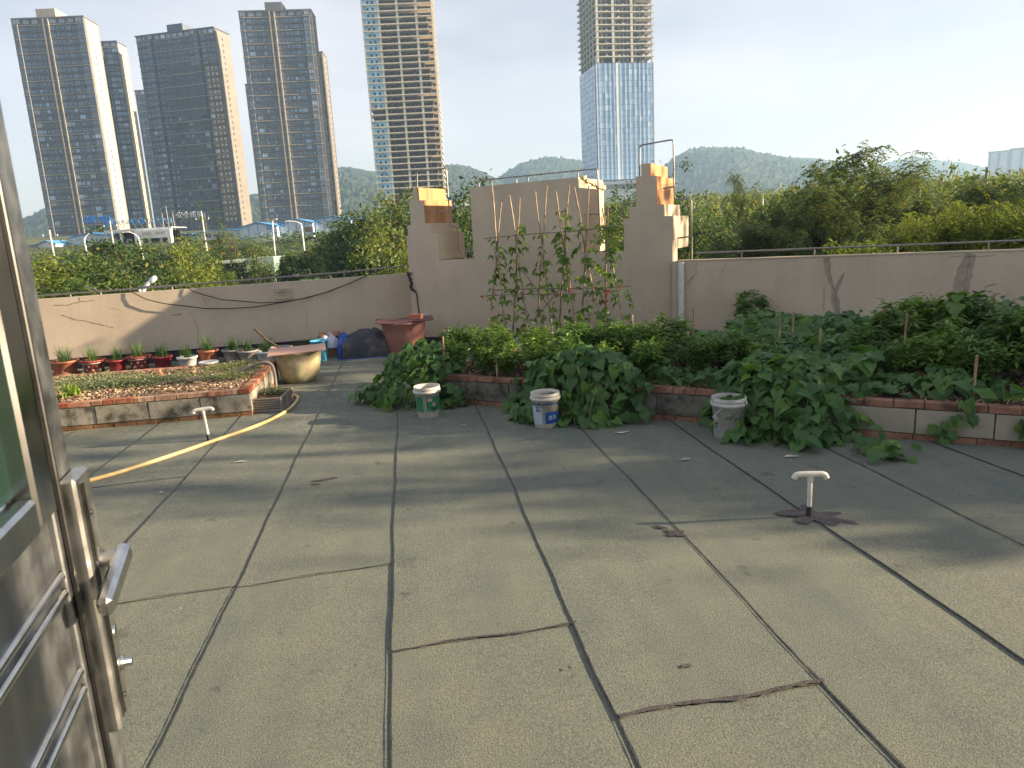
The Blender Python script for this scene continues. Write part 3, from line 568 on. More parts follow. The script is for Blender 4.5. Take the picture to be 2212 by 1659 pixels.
# ------------------------------------------------------------------ masonry beds
def unit_brick(name, mt, seed, bev=.012, rough=.006):
    bm = bmesh.new(); bmesh.ops.create_cube(bm, size=1); bmesh.ops.bevel(bm, geom=list(bm.edges), offset=bev, segments=1, affect='EDGES')
    rr = random.Random(seed)
    for v in bm.verts: v.co += Vector([rr.uniform(-rough, rough) for _ in range(3)])*Vector((.5, 1, 2)).length*.6
    me = bpy.data.meshes.new(name); bm.to_mesh(me); bm.free(); me.materials.append(mt); return me
BR = [unit_brick('brick', M['brick'], i, .02, .012) for i in range(4)]; MBR = [unit_brick('brick', M['mossy_brick'], i, .02, .015) for i in range(3)]
OBR = [unit_brick('brick', M['old_brick'], i+9, .02, .012) for i in range(4)]
BL = {k: [unit_brick('block', M[k], i+5, .012, .004) for i in range(2)] for k in ('block', 'block_dark', 'block_pale')}
def masonry(parent, p0, p1, inward, zs, thick=.115, kinds=('mossy', 'block', 'brick'), start=0.0, headers=.25, rowlock=False):
    TOP = OBR if kinds[0] == 'red' else BR
    p0, p1 = Vector(p0), Vector(p1); L = (p1-p0).length; d = (p1-p0)/L; inw = Vector(inward); ang = math.atan2(d.y, d.x)
    rr = random.Random(int(L*1000))
    def piece(name, me, s0, s1, z0, z1, out=0, th=thick):
        c = p0+d*((s0+s1)/2)+inw*(th/2-out); o = put(name, me, parent, (c.x, c.y, (z0+z1)/2), (rr.uniform(-.01, .01), rr.uniform(-.012, .012), ang+rr.uniform(-.012, .012)), (s1-s0, th, z1-z0)); return o
    s = -start
    while s < L:   # bottom course
        a, b = max(s, 0), min(s+.235, L)
        if b-a > .03: piece('brick', rr.choice(MBR if kinds[0] == 'mossy' else OBR), a, b, zs[0], zs[1]-.006, rr.uniform(-.004, .006))
        s += .247
    s = -start*1.3; i = 0
    while s < L:
        a, b = max(s, 0), min(s+.592, L); k = kinds[1] if isinstance(kinds[1], str) else kinds[1][i % len(kinds[1])]
        if b-a > .05: piece('block', rr.choice(BL[k]), a, b, zs[1]+.004, zs[2]-.006, rr.uniform(-.002, .004))
        s += .607; i += 1
    s = -start*.7
    while s < L:
        if rowlock: w = .056; g = .009
        elif rr.random() < headers: w = .108; g = .010
        else: w = .236; g = .010
        a, b = max(s, 0), min(s+w, L)
        if b-a > .02: piece('brick', rr.choice(TOP), a, b, zs[2]+.005+rr.uniform(-.002, .003), zs[3]+rr.uniform(-.003, .004), rr.uniform(.0, .008), thick+.006)
        s += w+g
    c0 = p0+d*.004+inw*.012; c1 = p1-d*.004+inw*.012
    mb = MB(); mb.prism([c0+Vector((0, 0, .0)), c1, c1+Vector((0, 0, zs[3]-.012)), c0+Vector((0, 0, zs[3]-.012))], inw*(thick-.03)); mb.build('mortar_core', M['mortar'], parent)
def soil_sheet(parent, org, ex, ey, L, W, z, amp, mt, nx=60, ny=30, seed=0, wf=None):
    rr = np.random.default_rng(seed); gx = np.linspace(0, L, nx); gy = np.linspace(0, W, ny); ph = rr.uniform(0, 6, 12); V = []
    for b in gy:
        for a in gx:
            h = sum(math.sin(a*k1+ph[i])*math.cos(b*k2+ph[i+4]) for i, (k1, k2) in enumerate([(2.1, 3.3), (5.2, 4.1), (9.7, 8.3), (15, 13)]))*amp/3+rr.uniform(-amp, amp)*.5
            p = org+ex*a+ey*b*(wf(a) if wf else 1); V.append((p.x, p.y, z+h-(.3 if wf and b > W*.985 else 0)))
    i = (np.arange(ny-1)[:, None]*nx+np.arange(nx-1)[None, :]).ravel()
    return put('bed_soil', np_mesh('bed_soil', V, np.stack([i, i+1, i+nx+1, i+nx], 1), mt, smooth=True), parent)
def scatter_quads(name, n, fn, size, asp, mts, parent, seed=0, flat=.5, curl=True, kind='stuff', mi=None):
    """n small bent leaf-shaped quads; fn(rng, n) -> (n,3) positions"""
    r = np.random.default_rng(seed); P = fn(r, n); n = len(P); a = r.uniform(0, 2*np.pi, n); el = r.normal(0, flat, n)
    U = np.stack([np.cos(a)*np.cos(el), np.sin(a)*np.cos(el), np.sin(el)], 1); W = np.stack([-np.sin(a), np.cos(a), r.normal(0, flat*.8, n)], 1); W /= np.linalg.norm(W, axis=1)[:, None]
    s = size*r.uniform(.6, 1.4, n)[:, None]; w = s*asp
    N = np.cross(U, W); c = N*s*(.15*r.uniform(-1, 1, n)[:, None]) if curl else 0
    V = np.stack([P-U*s/2, P-W*w/2+c, P+U*s/2, P+W*w/2+c], 1).reshape(-1, 3)
    F = np.arange(4*n).reshape(n, 4); mi_ = r.integers(0, len(mts), n) if mi is None else mi(r, n)
    o = put(name, np_mesh(name, V, F, mts, mi_), parent); 
    if kind: tag(o, kind=kind)
    return o

lb = thing('raised_bed', 'raised bed of red brick over stained grey blocks, full of dry leaf litter', 'raised bed')
FZ = (0, .062, .285, .345)
X0, X1, Y0, Y1 = -5.5, -2.03, 9.03, 11.33
masonry(lb, (X0, Y0, 0), (X1, Y0, 0), (0, 1, 0), FZ, start=.12)
masonry(lb, (X1, Y0+.12, 0), (X1-.05, Y1, 0), (-1, 0, 0), FZ, start=.05, rowlock=True)
masonry(lb, (X1-.1, Y1, 0), (X0, Y1, 0), (0, -1, 0), FZ, start=.1, kinds=('mossy', 'block', 'brick'))
soil_sheet(lb, Vector((X0, Y0+.1, 0)), Vector((1, 0, 0)), Vector((0, 1, 0)), X1-X0-.1, Y1-Y0-.2, .315, .022, M['soil'], 90, 60, 1)
def in_lb(r, n): return np.stack([r.uniform(X0+.1, X1-.14, n), r.uniform(Y0+.12, Y1-.14, n), .335+np.abs(r.normal(0, .012, n))], 1)
ll = scatter_quads('leaf_litter', 9000, in_lb, .042, .5, [M['chip_a'], M['chip_b'], M['straw']], lb, 2, .45)
def patchy(cx, cy, sx, sy, z, h):
    def f(r, n):
        x = cx+r.normal(0, sx, n); y = cy+r.normal(0, sy, n); k = (x > X0+.1) & (x < X1-.15) & (y > Y0+.12) & (y < Y1-.14); x, y = x[k], y[k]
        return np.stack([x, y, z+np.abs(r.normal(0, h, len(x)))], 1)
    return f
tag(scatter_quads('low_weeds', 3600, patchy(-3.75, 10.05, .42, .17, .35, .045), .035, .55, [M['weed_leaf']], None, 3, .5), 'grey green mat of low weeds spreading across the middle of the leaf-littered bed', 'weeds')
tag(scatter_quads('low_weeds', 2200, patchy(-2.5, 10.75, .28, .25, .35, .035), .032, .55, [M['weed_leaf']], None, 4, .5), 'low weeds in the far corner of the leaf-littered bed beside the beige tub', 'weeds')
tag(scatter_quads('low_weeds', 900, patchy(-2.45, 9.95, .2, .1, .35, .03), .03, .55, [M['weed_leaf']], None, 5, .5), 'small weed patch beside the grey board near the brick edge of the bed', 'weeds')
tag(scatter_quads('low_weeds', 1500, patchy(-4.6, 10.6, .4, .3, .35, .035), .035, .55, [M['weed_leaf']], None, 6, .5), 'sparse weeds along the back of the leaf-littered bed', 'weeds')
mb = MB(); mb.box(0, 0, 0, 1.35, .11, .018); tag(mb.build('grey_board', M['bamboo_old'], None, (-3.5, 9.82, .352), (0, 0, R(14))), 'thin grey board lying across the leaf-littered raised bed', 'board')
o = put('loose_brick', BR[1], None, (-3.52, 10.45, .40), (.2, 1.3, .3), (.12, .1, .06)); tag(o, 'small broken brick piece standing in the leaf-littered raised bed', 'brick')
# lime leafy weed
def blade_plant(n, h, spread, w, seed, seg=4, droop=.7):
    """tuft of thin arching blades -> (V, F)"""
    r = np.random.default_rng(seed); V = []; F = []
    for i in range(n):
        a = r.uniform(0, 6.283); L = h*r.uniform(.6, 1.15); ox, oy = r.normal(0, spread*.18, 2); lean = r.uniform(.1, droop); ww = w*r.uniform(.6, 1.2); b = len(V)
        ux, uy = math.cos(a), math.sin(a); px, py = -uy, ux; x, y, z, th = ox, oy, 0, math.pi/2-lean*.4
        for k in range(seg+1):
            q = ww*(1-(k/seg)**1.5)*.5+.0006; V += [(x+px*q, y+py*q, z), (x-px*q, y-py*q, z)]
            st = L/seg; x += ux*math.cos(th)*st; y += uy*math.cos(th)*st; z += math.sin(th)*st; th -= lean*.55
        for k in range(seg): F.append((b+2*k, b+2*k+1, b+2*k+3, b+2*k+2))
    return V, F
tuft = [np_mesh('chive_blades', *blade_plant(130, .34, .28, .007, s), M['grass_leaf']) for s in range(4)]
V, F = blade_plant(60, .26, .35, .035, 11, 4, .9)
for (x, y, s, lab) in [(-4.30, 9.55, .8, 'bright lime leafy weed growing at the littered bed edge close to the steel door'), (-4.75, 9.75, .8, 'lime weed behind the steel door edge in the littered bed')]:
    w = thing('leafy_weed', lab, 'weed', (x, y, .34), x, 'lime weeds in the raised bed'); put('blades', np_mesh('blades', V, F, M['weed_lime']), w, sc=s)
rb = thing('vegetable_bed', 'long raised vegetable bed with red brick rim over damp grey blocks', 'raised bed')
zr = (0, .065, .30, .362)
pale = ['block_dark', 'block_dark', 'block_dark', 'block_dark', 'block_dark', 'block_dark', 'block_dark', 'block_pale', 'block_pale', 'block_pale', 'block_pale', 'block_pale', 'block_pale', 'block_pale']
BL_len = 8.6
masonry(rb, BO, BO+E1*BL_len, M1, zr, start=.06, kinds=('red', pale, 'brick'), headers=.3)
masonry(rb, BO+M1*2.1, BO+M1*.12, E1, zr, start=.0, kinds=('red', 'block_dark', 'brick'), headers=.2)
soil_sheet(rb, BO+M1*.1+E1*.1, E1, M1, BL_len, 4.2, .335, .03, M['soil_dark'], 110, 50, 5, lambda a: .47+.53*min(a/3.2, 1))
def in_rb(s0, s1, m0, m1, z=.35, h=.018):
    def f(r, n):
        s = r.uniform(s0, s1, n); m = r.uniform(m0, m1, n); return np.stack([BO.x+E1.x*s+M1.x*m, BO.y+E1.y*s+M1.y*m, z+np.abs(r.normal(0, h, n))], 1)
    return f
scatter_quads('straw_mulch', 7000, in_rb(.1, 8.3, .12, 2.2), .10, .09, [M['straw'], M['chip_b'], M['chip_a'], M['soil_dark']], rb, 7, .3, True)
tag(scatter_quads('low_weeds', 2500, in_rb(2.5, 4.4, .15, .9, .36, .03), .04, .5, [M['vine_leaf'], M['weed_leaf']], None, 8, .6), 'small weeds and clippings on the bed soil between the two big vine mounds', 'weeds')

# ------------------------------------------------------------------ containers
def pot_prof(r1, r0, h, lip=.018, liph=.035):
    return [(0, 0), (r0, 0), (r0+(r1-r0)*.1, h*.08), (r1-.006, h-liph), (r1+lip*.6, h-liph), (r1+lip, h-liph*.5), (r1+lip*.7, h), (r1-.004, h), (r1-.012, h-.03), (r0*.98, .02)]
CHV = iter(['sunlit plain terracotta pot', 'second pot of the row, maroon with white flowers', 'plain red pot between two flower-printed ones', 'flower-printed pot between two plain red ones', 'plain red pot next to the white one', 'white ribbed pot', 'brownish terracotta pot beside the white one', 'grey beige banded pot', 'notched grey pot', 'white ribbed pail near the beige tub', 'small terracotta pot behind the white pail', ''])
def flower_pot(label, x, y, r, h, mt, tuft_i, ts, saucer=False, flowers=False, name='flower_pot', empty=False):
    chv = next(CHV)
    t = thing(name, label, 'flower pot', (x, y, 0), random.random()*6, 'pots along the foot of the parapet')
    MB().lathe(pot_prof(r, r*.74, h), 32).build('pot_body', mt, t); MB().lathe([(0, h-.035), (r-.01, h-.035), (r-.012, h-.05)], 24).build('potting_soil', M['soil'], t)
    if saucer: MB().lathe([(0, .004), (r*.9, .004), (r*.98, .03), (r*.95, .03), (r*.88, .012)], 28).build('saucer', mt, t)
    if flowers:
        mb = MB()
        for row, zz in enumerate((h*.28, h*.55)):
            for k in range(9):
                a = 2*math.pi*(k+row*.5)/9; rr = r*.74+(r*.25)*(zz/h)+.004
                c = Vector((math.cos(a)*rr, math.sin(a)*rr, zz)); ta = Vector((-math.sin(a), math.cos(a), 0))
                for q in range(5):
                    b = q*2*math.pi/5; d = ta*math.cos(b)+Vector((0, 0, 1))*math.sin(b); e = ta*-math.sin(b)+Vector((0, 0, 1))*math.cos(b); o = Vector((math.cos(a), math.sin(a), 0))*.002
                    mb.add([c+o+d*.004, c+o+d*.013+e*.007, c+o+d*.022, c+o+d*.013-e*.007], [(0, 1, 2, 3)])
        mb.build('flower_print', M['flower_print'], t)
        MB().lathe([(r-.008, h-.055), (r-.003, h-.052), (r-.003, h-.048), (r-.007, h-.045)], 28).build('band', M['flower_print'], t)
    if tuft_i is not None:
        g = thing('chive_plant', 'tuft of thin green chives in the '+chv, 'plant', (x, y, h-.04), random.random()*6, 'chives growing in the row of pots')
        put('blades', tuft[tuft_i], g, sc=ts)
    return t
flower_pot('plain terracotta pot, sunlit, at the sunny end of the row', -6.22, 13.75, .225, .25, M['terracotta'], 0, 1.0, True)
flower_pot('maroon pot with white flower print, second from the sunny end', -5.72, 13.72, .20, .23, M['maroon_pot'], 1, .95, flowers=True)
flower_pot('plain bright red pot between the two flower-printed ones', -5.30, 13.68, .165, .21, M['red_pot'], 2, .9)
flower_pot('maroon pot with white flower print between two plain red ones', -4.94, 13.72, .19, .24, M['maroon_pot'], 3, .95, flowers=True)
flower_pot('plain bright red pot next to the white one', -4.5, 13.62, .16, .22, M['red_pot'], 0, .9)
flower_pot('white ribbed pot beside the bright red one', -4.02, 13.45, .165, .20, M['white_pot'], 1, .8)
flower_pot('brownish terracotta pot beside the white one', -3.72, 13.72, .18, .26, M['terracotta'], 2, 1.0, name='flower_pot')
flower_pot('grey beige pot with a raised band behind the white ring dish', -3.28, 13.72, .185, .24, M['grey_pot'], 3, .95)
flower_pot('grey pot with a notch in the rim, beside the white pail', -2.98, 13.58, .185, .22, M['grey_pot'], 0, .85)
flower_pot('white ribbed pail with chives near the beige tub', -2.58, 13.05, .15, .25, M['white_pot'], 1, .7)
flower_pot('small terracotta pot hidden behind the white ribbed pail', -2.62, 13.72, .15, .22, M['terracotta'], 2, .8)
fp = flower_pot('wide red basin of low plants next to the white sacks', -1.95, 13.72, .30, .20, M['maroon_pot'], None, .8)
for k in range(4):
    g = thing('chive_plant', ['low green tuft in the wide red basin, at its pot side', 'second low green tuft in the wide red basin', 'third low green tuft in the wide red basin', 'low green tuft in the wide red basin, beside the sacks'][k], 'plant', (-2.1+.12*k, 13.72, .14), k, 'low tufts in the wide red basin'); put('blades', tuft[k], g, sc=.62)
bs = thing('basin', 'grey beige plastic basin holding a dark stick, behind the covered beige tub', 'basin', (-2.38, 13.55, 0)); MB().lathe(pot_prof(.19, .15, .24), 28).build('basin_body', M['grey_pot'], bs)
MB().lathe([(0, .18), (.175, .18)], 20).build('mud', M['soil'], bs)
tag(MB().tube([(-2.35, 13.52, .18), (-2.62, 13.5, .40), (-2.80, 13.48, .62)], .020, 8).build('stick', M['bark']), 'dark wooden stick leaning out of the grey beige basin', 'stick')
tag(MB().lathe([(.11, 0), (.135, .004), (.15, .03), (.14, .042), (.125, .03), (.11, .012)], 32).build('ring_dish', M['white_pot'], None, (-3.08, 11.30, .355)), 'white plastic ring dish lying on the brick edge of the raised bed', 'dish')
bt = thing('plastic_tub', 'large beige plastic tub, dappled with sun, covered by a pinkish board', 'tub', (-1.72, 11.15, 0))
MB().lathe([(0, 0), (.20, 0), (.235, .02), (.29, .12), (.325, .3), (.345, .46), (.365, .465), (.368, .49), (.35, .492), (.335, .47), (.30, .2), (.2, .03)], 40).build('tub_body', M['beige_tub'], bt)
mb = MB(); mb.box(-.42, -.34, 0, .42, .30, .014); bd = mb.build('wooden_board', M['pink_board'], None, (-1.72, 11.12, .497), (R(1), R(-1), R(7))); tag(bd, 'pinkish wooden board lying on top of the beige tub', 'board')
bb = thing('blue_bucket', 'light blue plastic bucket standing behind the beige tub', 'bucket', (-1.62, 13.0, 0)); MB().lathe([(0, 0), (.115, 0), (.12, .01), (.155, .36), (.17, .362), (.17, .375), (.15, .375), (.11, .02)], 28).build('bucket_body', M['blue_plastic'], bb)
MB().tube([(.165, 0, .36), (.185, -.03, .30), (.18, -.05, .25)], .004, 6).build('bucket_handle', M['steel_rail'], bb)
pk = thing('plastic_tub', 'big pink plastic tub standing before the joint of the walls, covered by a warped board', 'tub', (-.10, 13.12, 0))
MB().lathe([(0, 0), (.30, 0), (.315, .015), (.335, .15), (.338, .152), (.365, .36), (.368, .365), (.405, .575), (.42, .58), (.42, .61), (.40, .61), (.31, .05)], 44).build('tub_body', M['pink_tub'], pk)
mb = MB(); n = 12; vs = []
for i in range(n+1):
    for j in range(7):
        x = -.52+1.04*i/n; y = -.38+.76*j/6; z = .02+.05*max(0, x-.2)+.09*max(0, x-.3)**1.2+.012*math.sin(x*9+j); vs.append((x-.05*j/6, y, z))
fs = [(i*7+j, (i+1)*7+j, (i+1)*7+j+1, i*7+j+1) for i in range(n) for j in range(6)]
mb.add(vs, fs); mb.add([(x, y, z-.012) for x, y, z in vs], [f[::-1] for f in fs])
edge = [i*7 for i in range(n+1)]; N = len(vs)
mb.add([], []); 
for a, b in zip(edge, edge[1:]): mb.f.append((a, N+a, N+b, b)); mb.m.append(0); mb.sm.append(False)
for a in range(6): mb.f.append((n*7+a, N+n*7+a, N+n*7+a+1, n*7+a+1)); mb.m.append(0); mb.sm.append(False)
tag(mb.build('warped_board', M['maroon_board'], None, (-.06, 13.1, .605), (0, 0, R(-3))), 'warped maroon plywood board with curled corners covering the pink tub', 'board')
o = put('brick', unit_brick('brick', M['terracotta'], 3, .03, .015), None, (.13, 12.98, .685), (0, 0, R(-20)), (.235, .115, .09)); tag(o, 'single orange brick weighing down the warped board on the pink tub', 'brick')
# tarpaulin heap
def heap(name, label, cat, loc, sx, sy, h, mt, seed, rz=0, nx=40, ny=24, crease=.03, skew=0):
    r = np.random.default_rng(seed); ph = r.uniform(0, 6, 8); V = []
    for j in range(ny+1):
        for i in range(nx+1):
            u, v = -1+2*i/nx, -1+2*j/ny; e = max(0, 1-max(abs(u)**2.6, abs(v)**3)); z = h*(e**.38)*(1+skew*u)+crease*e*(math.sin(u*9+ph[0]+v*4)+math.sin(v*13+ph[1]+u*3)+.6*math.sin(u*23+ph[2]+v*17))*.5
            V.append((u*sx*(1+.04*math.sin(v*7+ph[3])), v*sy*(1+.05*math.sin(u*9+ph[4])), max(.004, z)))
    i = (np.arange(ny)[:, None]*(nx+1)+np.arange(nx)[None, :]).ravel()
    o = put(name, np_mesh(name, V, np.stack([i, i+1, i+nx+2, i+nx+1], 1), mt, smooth=True), None, loc, (0, 0, rz)); return tag(o, label, cat)
heap('tarpaulin', 'dusty dark tarpaulin draped over a low heap beside the pink tub', 'tarpaulin', (-.82, 13.35, 0), .43, .42, .46, M['tarp'], 2, 0, crease=.035, skew=.06)
heap('blue_tarpaulin', 'crumpled blue tarpaulin edge sticking out beside the dusty dark one', 'tarpaulin', (-1.22, 13.4, 0), .14, .40, .38, M['blue_tarp'], 3, .1, crease=.07)
tag(MB().box(-.45, -.05, 0, .45, .02, .012).build('tarpaulin_hem', M['blue_tarp'], None, (-.85, 12.9, .001)), 'blue strip of tarpaulin hem lying on the floor under the dark heap', 'tarpaulin')
heap('white_sack', 'crumpled white woven sack lying on top of a box between the bucket and tarpaulin', 'sack', (-1.52, 13.62, .17), .22, .3, .20, M['white_sack'], 4, 0, crease=.06)
tag(MB().box(-.2, -.16, 0, .2, .16, .17, bev=.01).build('cardboard_box', M['brown'], None, (-1.42, 13.5, 0)), 'flattened brown cardboard box under the white sack', 'box')
for x, lab in [(-1.62, 'small brick on the white sack, above the blue bucket'), (-1.36, 'small brick on the white sack, close to the blue tarpaulin')]:
    o = put('brick', BR[0], None, (x, 13.62, .40), (0, .1, .6), (.12, .1, .08)); tag(o, lab, 'brick', 'two small bricks on the white sack')
tag(MB().box(-.24, -.06, 0, .24, .1, .012).build('dark_rag', M['maroon_board'], None, (-1.48, 13.68, .365), (0, -.06, .1)), 'dark flat board under the two small bricks on the sack', 'board')
# planter crate
pc = thing('planter_crate', 'small grey brown woven plastic planter crate standing at the corner of the raised bed', 'planter', (-1.86, 9.42, 0), R(-4))
w2, d2, hh = .20, .31, .185
MB().box(-w2, -d2, .015, w2, d2, .03).build('crate_floor', M['crate'], pc)
def lattice(parent, a, b, inw):
    """woven wall between two floor points: two crossed layers of slanting slats"""
    a, b = Vector(a), Vector(b); L = (b-a).length; d = (b-a)/L; inw = Vector(inw); mb = MB()
    n = int(L/.030)
    for k in range(n):
        s = (k+.5)*L/n
        for zz in range(5):
            z0 = .028+zz*.028; c = a+d*s+Vector((0, 0, z0)); o = .004 if (k+zz) % 2 else -.003; e = d*.017*(1 if (k+zz) % 2 else 1)
            p = [c-e-Vector((0, 0, .002))-inw*o, c+e-Vector((0, 0, -.008))-inw*o, c+e+Vector((0, 0, .024))-inw*o, c-e+Vector((0, 0, .014))-inw*o]; mb.prism(p, inw*.004)
    return mb.build('woven_side', M['crate'], parent)
cs = [(-w2, -d2), (w2, -d2), (w2, d2), (-w2, d2)]
for i in range(4):
    a, b = cs[i], cs[(i+1) % 4]; inw = [(0, 1, 0), (-1, 0, 0), (0, -1, 0), (1, 0, 0)][i]
    lattice(pc, (*a, 0), (*b, 0), inw); MB().tube([(*a, hh), (*b, hh)], .011, 6).build('crate_rim', M['crate'], pc)
    MB().tube([(*a, .0), (*a, hh)], .013, 6).build('corner_post', M['crate'], pc); MB().tube([(*a, .024), (*b, .024)], .008, 6).build('base_rail', M['crate'], pc)
MB().tube([(w2+.003, 0, .02), (w2+.003, 0, hh)], .012, 6).build('corner_post', M['crate'], pc)
for sx in (-1, 1):
    for sy in (-1, 0, 1): MB().box(sx*w2-.02, sy*d2*.9-.025, 0, sx*w2+.015, sy*d2*.9+.025, .02).build('foot', M['crate'], pc)
MB().box(-w2+.01, -d2+.01, .03, w2-.01, d2-.01, .15).build('potting_soil', M['soil'], pc)
def in_pc(cx, cy, s, z, h): 
    def f(r, n): return np.stack([cx+r.normal(0, s[0], n), cy+r.normal(0, s[1], n), z+np.abs(r.normal(0, h, n))], 1)
    return f
tag(scatter_quads('succulent_plant', 700, in_pc(-1.86, 9.58, (.07, .07), .17, .035), .024, .7, [M['weed_leaf']], None, 9, .6), 'small grey green creeping plant in the woven planter crate', 'plant')
# hose
hp = [(-7.5, 4.6), (-5.2, 5.5), (-4.1, 6.05), (-3.11, 6.73), (-2.73, 7.13), (-2.25, 7.80), (-1.83, 8.41), (-1.62, 8.95), (-1.56, 9.45), (-1.60, 9.85), (-1.74, 10.12)]
def smooth(P, n=8):
    P = [Vector(p) for p in P]; out = []
    for i in range(len(P)-1):
        p0, p1, p2, p3 = P[max(i-1, 0)], P[i], P[i+1], P[min(i+2, len(P)-1)]
        for k in range(n):
            t = k/n; out.append(.5*((2*p1)+(-p0+p2)*t+(2*p0-5*p1+4*p2-p3)*t*t+(-p0+3*p1-3*p2+p3)*t**3))
    return out+[P[-1]]
tag(MB().tube(smooth([(x, y, .030+.006*math.sin(i)) for i, (x, y) in enumerate(hp)]), .020, 10).build('garden_hose', M['hose']), 'tan garden hose snaking over the roof from the planter crate towards the door', 'hose')
tag(MB().tube(smooth([(-1.90, 10.02, .0), (-1.89, 10.02, .2), (-1.90, 10.03, .42), (-1.97, 10.05, .50), (-2.10, 10.07, .49), (-2.3, 10.1, .42), (-2.5, 10.15, .37)]), .022, 10).build('bent_hose', M['crate']), 'grey pipe arching over the brick edge into the raised bed', 'hose')
# T-shaped vent pipes
def t_vent(label, x, y, h, half, rz, tilt=0):
    t = thing('vent_pipe', label, 'vent pipe', (x, y, .01), rz); t.rotation_euler = (0, R(tilt), rz)
    MB().tube([(0, 0, 0), (0, 0, h-.03)], .0165, 16).build('riser', M['pvc'], t); MB().tube([(0, 0, 0), (0, 0, .07)], [.022, .019], 14).build('bitumen_collar', M['bitumen'], t)
    MB().tube([(0, 0, h-.045), (0, 0, h-.005)], .0215, 16).tube([(-.035, 0, h), (.035, 0, h)], .0215, 16).build('tee_fitting', M['pvc'], t)
    for s in (-1, 1): MB().tube(smooth([(s*.03, 0, h), (s*(half-.035), 0, h), (s*(half-.01), 0, h-.006), (s*half, 0, h-.022), (s*(half+.004), 0, h-.030)], 4), .0205, 16, cap=False).build('elbow', M['pvc'], t)
    return t
t_vent('white T-shaped plastic vent pipe rising from a brown bitumen patch in the open roof', 2.66, 4.34, .305, .105, R(-14))
t_vent('white T-shaped plastic vent pipe beside the tan hose near the woven planter crate', -2.28, 7.96, .355, .10, R(4), -3)
# paint pails
def pail(label, x, y, r1, r0, h, body, rz, liquid, handle, ribs=True):
    t = thing('paint_pail', label, 'bucket', (x, y, 0), rz)
    MB().lathe([(0, 0), (r0-.004, 0), (r0, .006), (r0+(r1-r0)*.8, h*.80), (r0+(r1-r0)*.8+.016, h*.80), (r0+(r1-r0)*.82+.018, h*.875), (r1-.002, h*.88), (r1-.002, h*.92), (r1+.006, h*.925), (r1+.006, h*.945), (r1-.001, h*.955), (r1+.003, h*.985), (r1+.003, h), (r1-.006, h), (r1-.010, h*.9), (r0-.006, .02)], 44).build('pail_body', body, t)
    MB().lathe([(0, h*.86), (r1-.012, h*.86)], 28).build('liquid', liquid, t)
    MB().tube(handle, .0028 if ribs else .004, 6).build('handle', M['black'] if ribs else M['pvc'], t)
    return t, (r0, r1, h)
def wrap_label(parent, name, r0, r1, h, a0, a1, z0, z1, mt, out=.0012, jag=0, n=24):
    mb = MB(); vs = []; k = (r1-r0)*.8/(h*.80)
    for i in range(n+1):
        a = a0+(a1-a0)*i/n
        for z, s_ in ((z0, 1), (z1, 0)):
            zz = z+(jag*(random.random()-.3) if s_ else 0); rr = r0+k*zz+out; vs.append((rr*math.cos(a), rr*math.sin(a), zz))
    mb.add(vs, [(2*i, 2*i+2, 2*i+3, 2*i+1) for i in range(n)], 0, True); return mb.build(name, mt, parent)
def camface(x, y): return math.atan2(-y, -x)
def wrap_text(parent, txt, size, mt, r, zc, a, sx=1):
    me = text_mesh(txt, size, mt, .0004)
    for v in me.vertices: v.co.x *= sx
    cyl_wrap(me, r, zc, a); return put('lettering', me, parent)
x, y = .14, 8.18; a = camface(x, y)
p1, (r0, r1, h) = pail('white paint pail with torn green label, full of dark water, beside the first vine mound', x, y, .150, .122, .375, M['pail'], 0, M['water'], [(.15*math.cos(a-.5), .15*math.sin(a-.5), .31), (.155*math.cos(a-.75), .155*math.sin(a-.75), .25), (.15*math.cos(a-1.0), .15*math.sin(a-1.0), .18)])
wrap_label(p1, 'paper_label', r0, r1, h, a-1.25, a-.42, .085, .265, M['label_green'], jag=.02); wrap_label(p1, 'paper_label', r0, r1, h, a-.12, a+1.3, .085, .265, M['label_green'], jag=.05)
wrap_label(p1, 'logo_patch', r0, r1, h, a+.02, a+.38, .215, .25, M['flower_print'], .0022); wrap_text(p1, '大师王', .032, M['ink_red'], .146, .232, a+.2)
wrap_label(p1, 'logo_patch', r0, r1, h, a+.42, a+.66, .155, .195, M['flower_print'], .0022); wrap_text(p1, '福', .032, M['ink_red'], .142, .175, a+.54)
wrap_text(p1, '半边山', .042, M['ink_black'], .1395, .125, a+.62)
x, y = 1.375, 7.30; a = camface(x, y)
p2, (r0, r1, h) = pail('white paint pail with blue and white label, half hidden by trailing vine leaves', x, y, .152, .125, .385, M['pail'], 0, M['water'], [(.152*math.cos(a-.55), .152*math.sin(a-.55), .31), (.158*math.cos(a-.3), .158*math.sin(a-.3), .26), (.158*math.cos(a), .158*math.sin(a), .225), (.155*math.cos(a+.3), .155*math.sin(a+.3), .21)])
for b0, b1 in ((a-1.3, a-.35), (a-.25, a+1.4)): wrap_label(p2, 'blue_stripe', r0, r1, h, b0, b1, .268, .282, M['label_blue'])
wrap_label(p2, 'paper_label', r0, r1, h, a-1.3, a-.3, .05, .25, M['label_pale']); wrap_label(p2, 'logo_patch', r0, r1, h, a-.85, a-.42, .195, .245, M['label_blue'], .0022); wrap_text(p2, '蓝天豚', .03, M['ink_white'], .146, .22, a-.63)
wrap_label(p2, 'paper_label', r0, r1, h, a-.05, a+1.3, .06, .19, M['label_blue']); wrap_text(p2, '白天', .05, M['ink_white'], .142, .125, a+.52)
x, y = 2.995, 6.32; a = camface(x, y)
p3, (r0, r1, h) = pail('grimy white pail of cloudy water with a pale handle, next to the largest vine mound', x, y, .162, .135, .405, M['pail_grey'], 0, M['milky'], [(.165*math.cos(a-.3), .165*math.sin(a-.3), .33), (.178*math.cos(a-.7), .178*math.sin(a-.7), .27), (.172*math.cos(a-1.05), .172*math.sin(a-1.05), .215)], False)
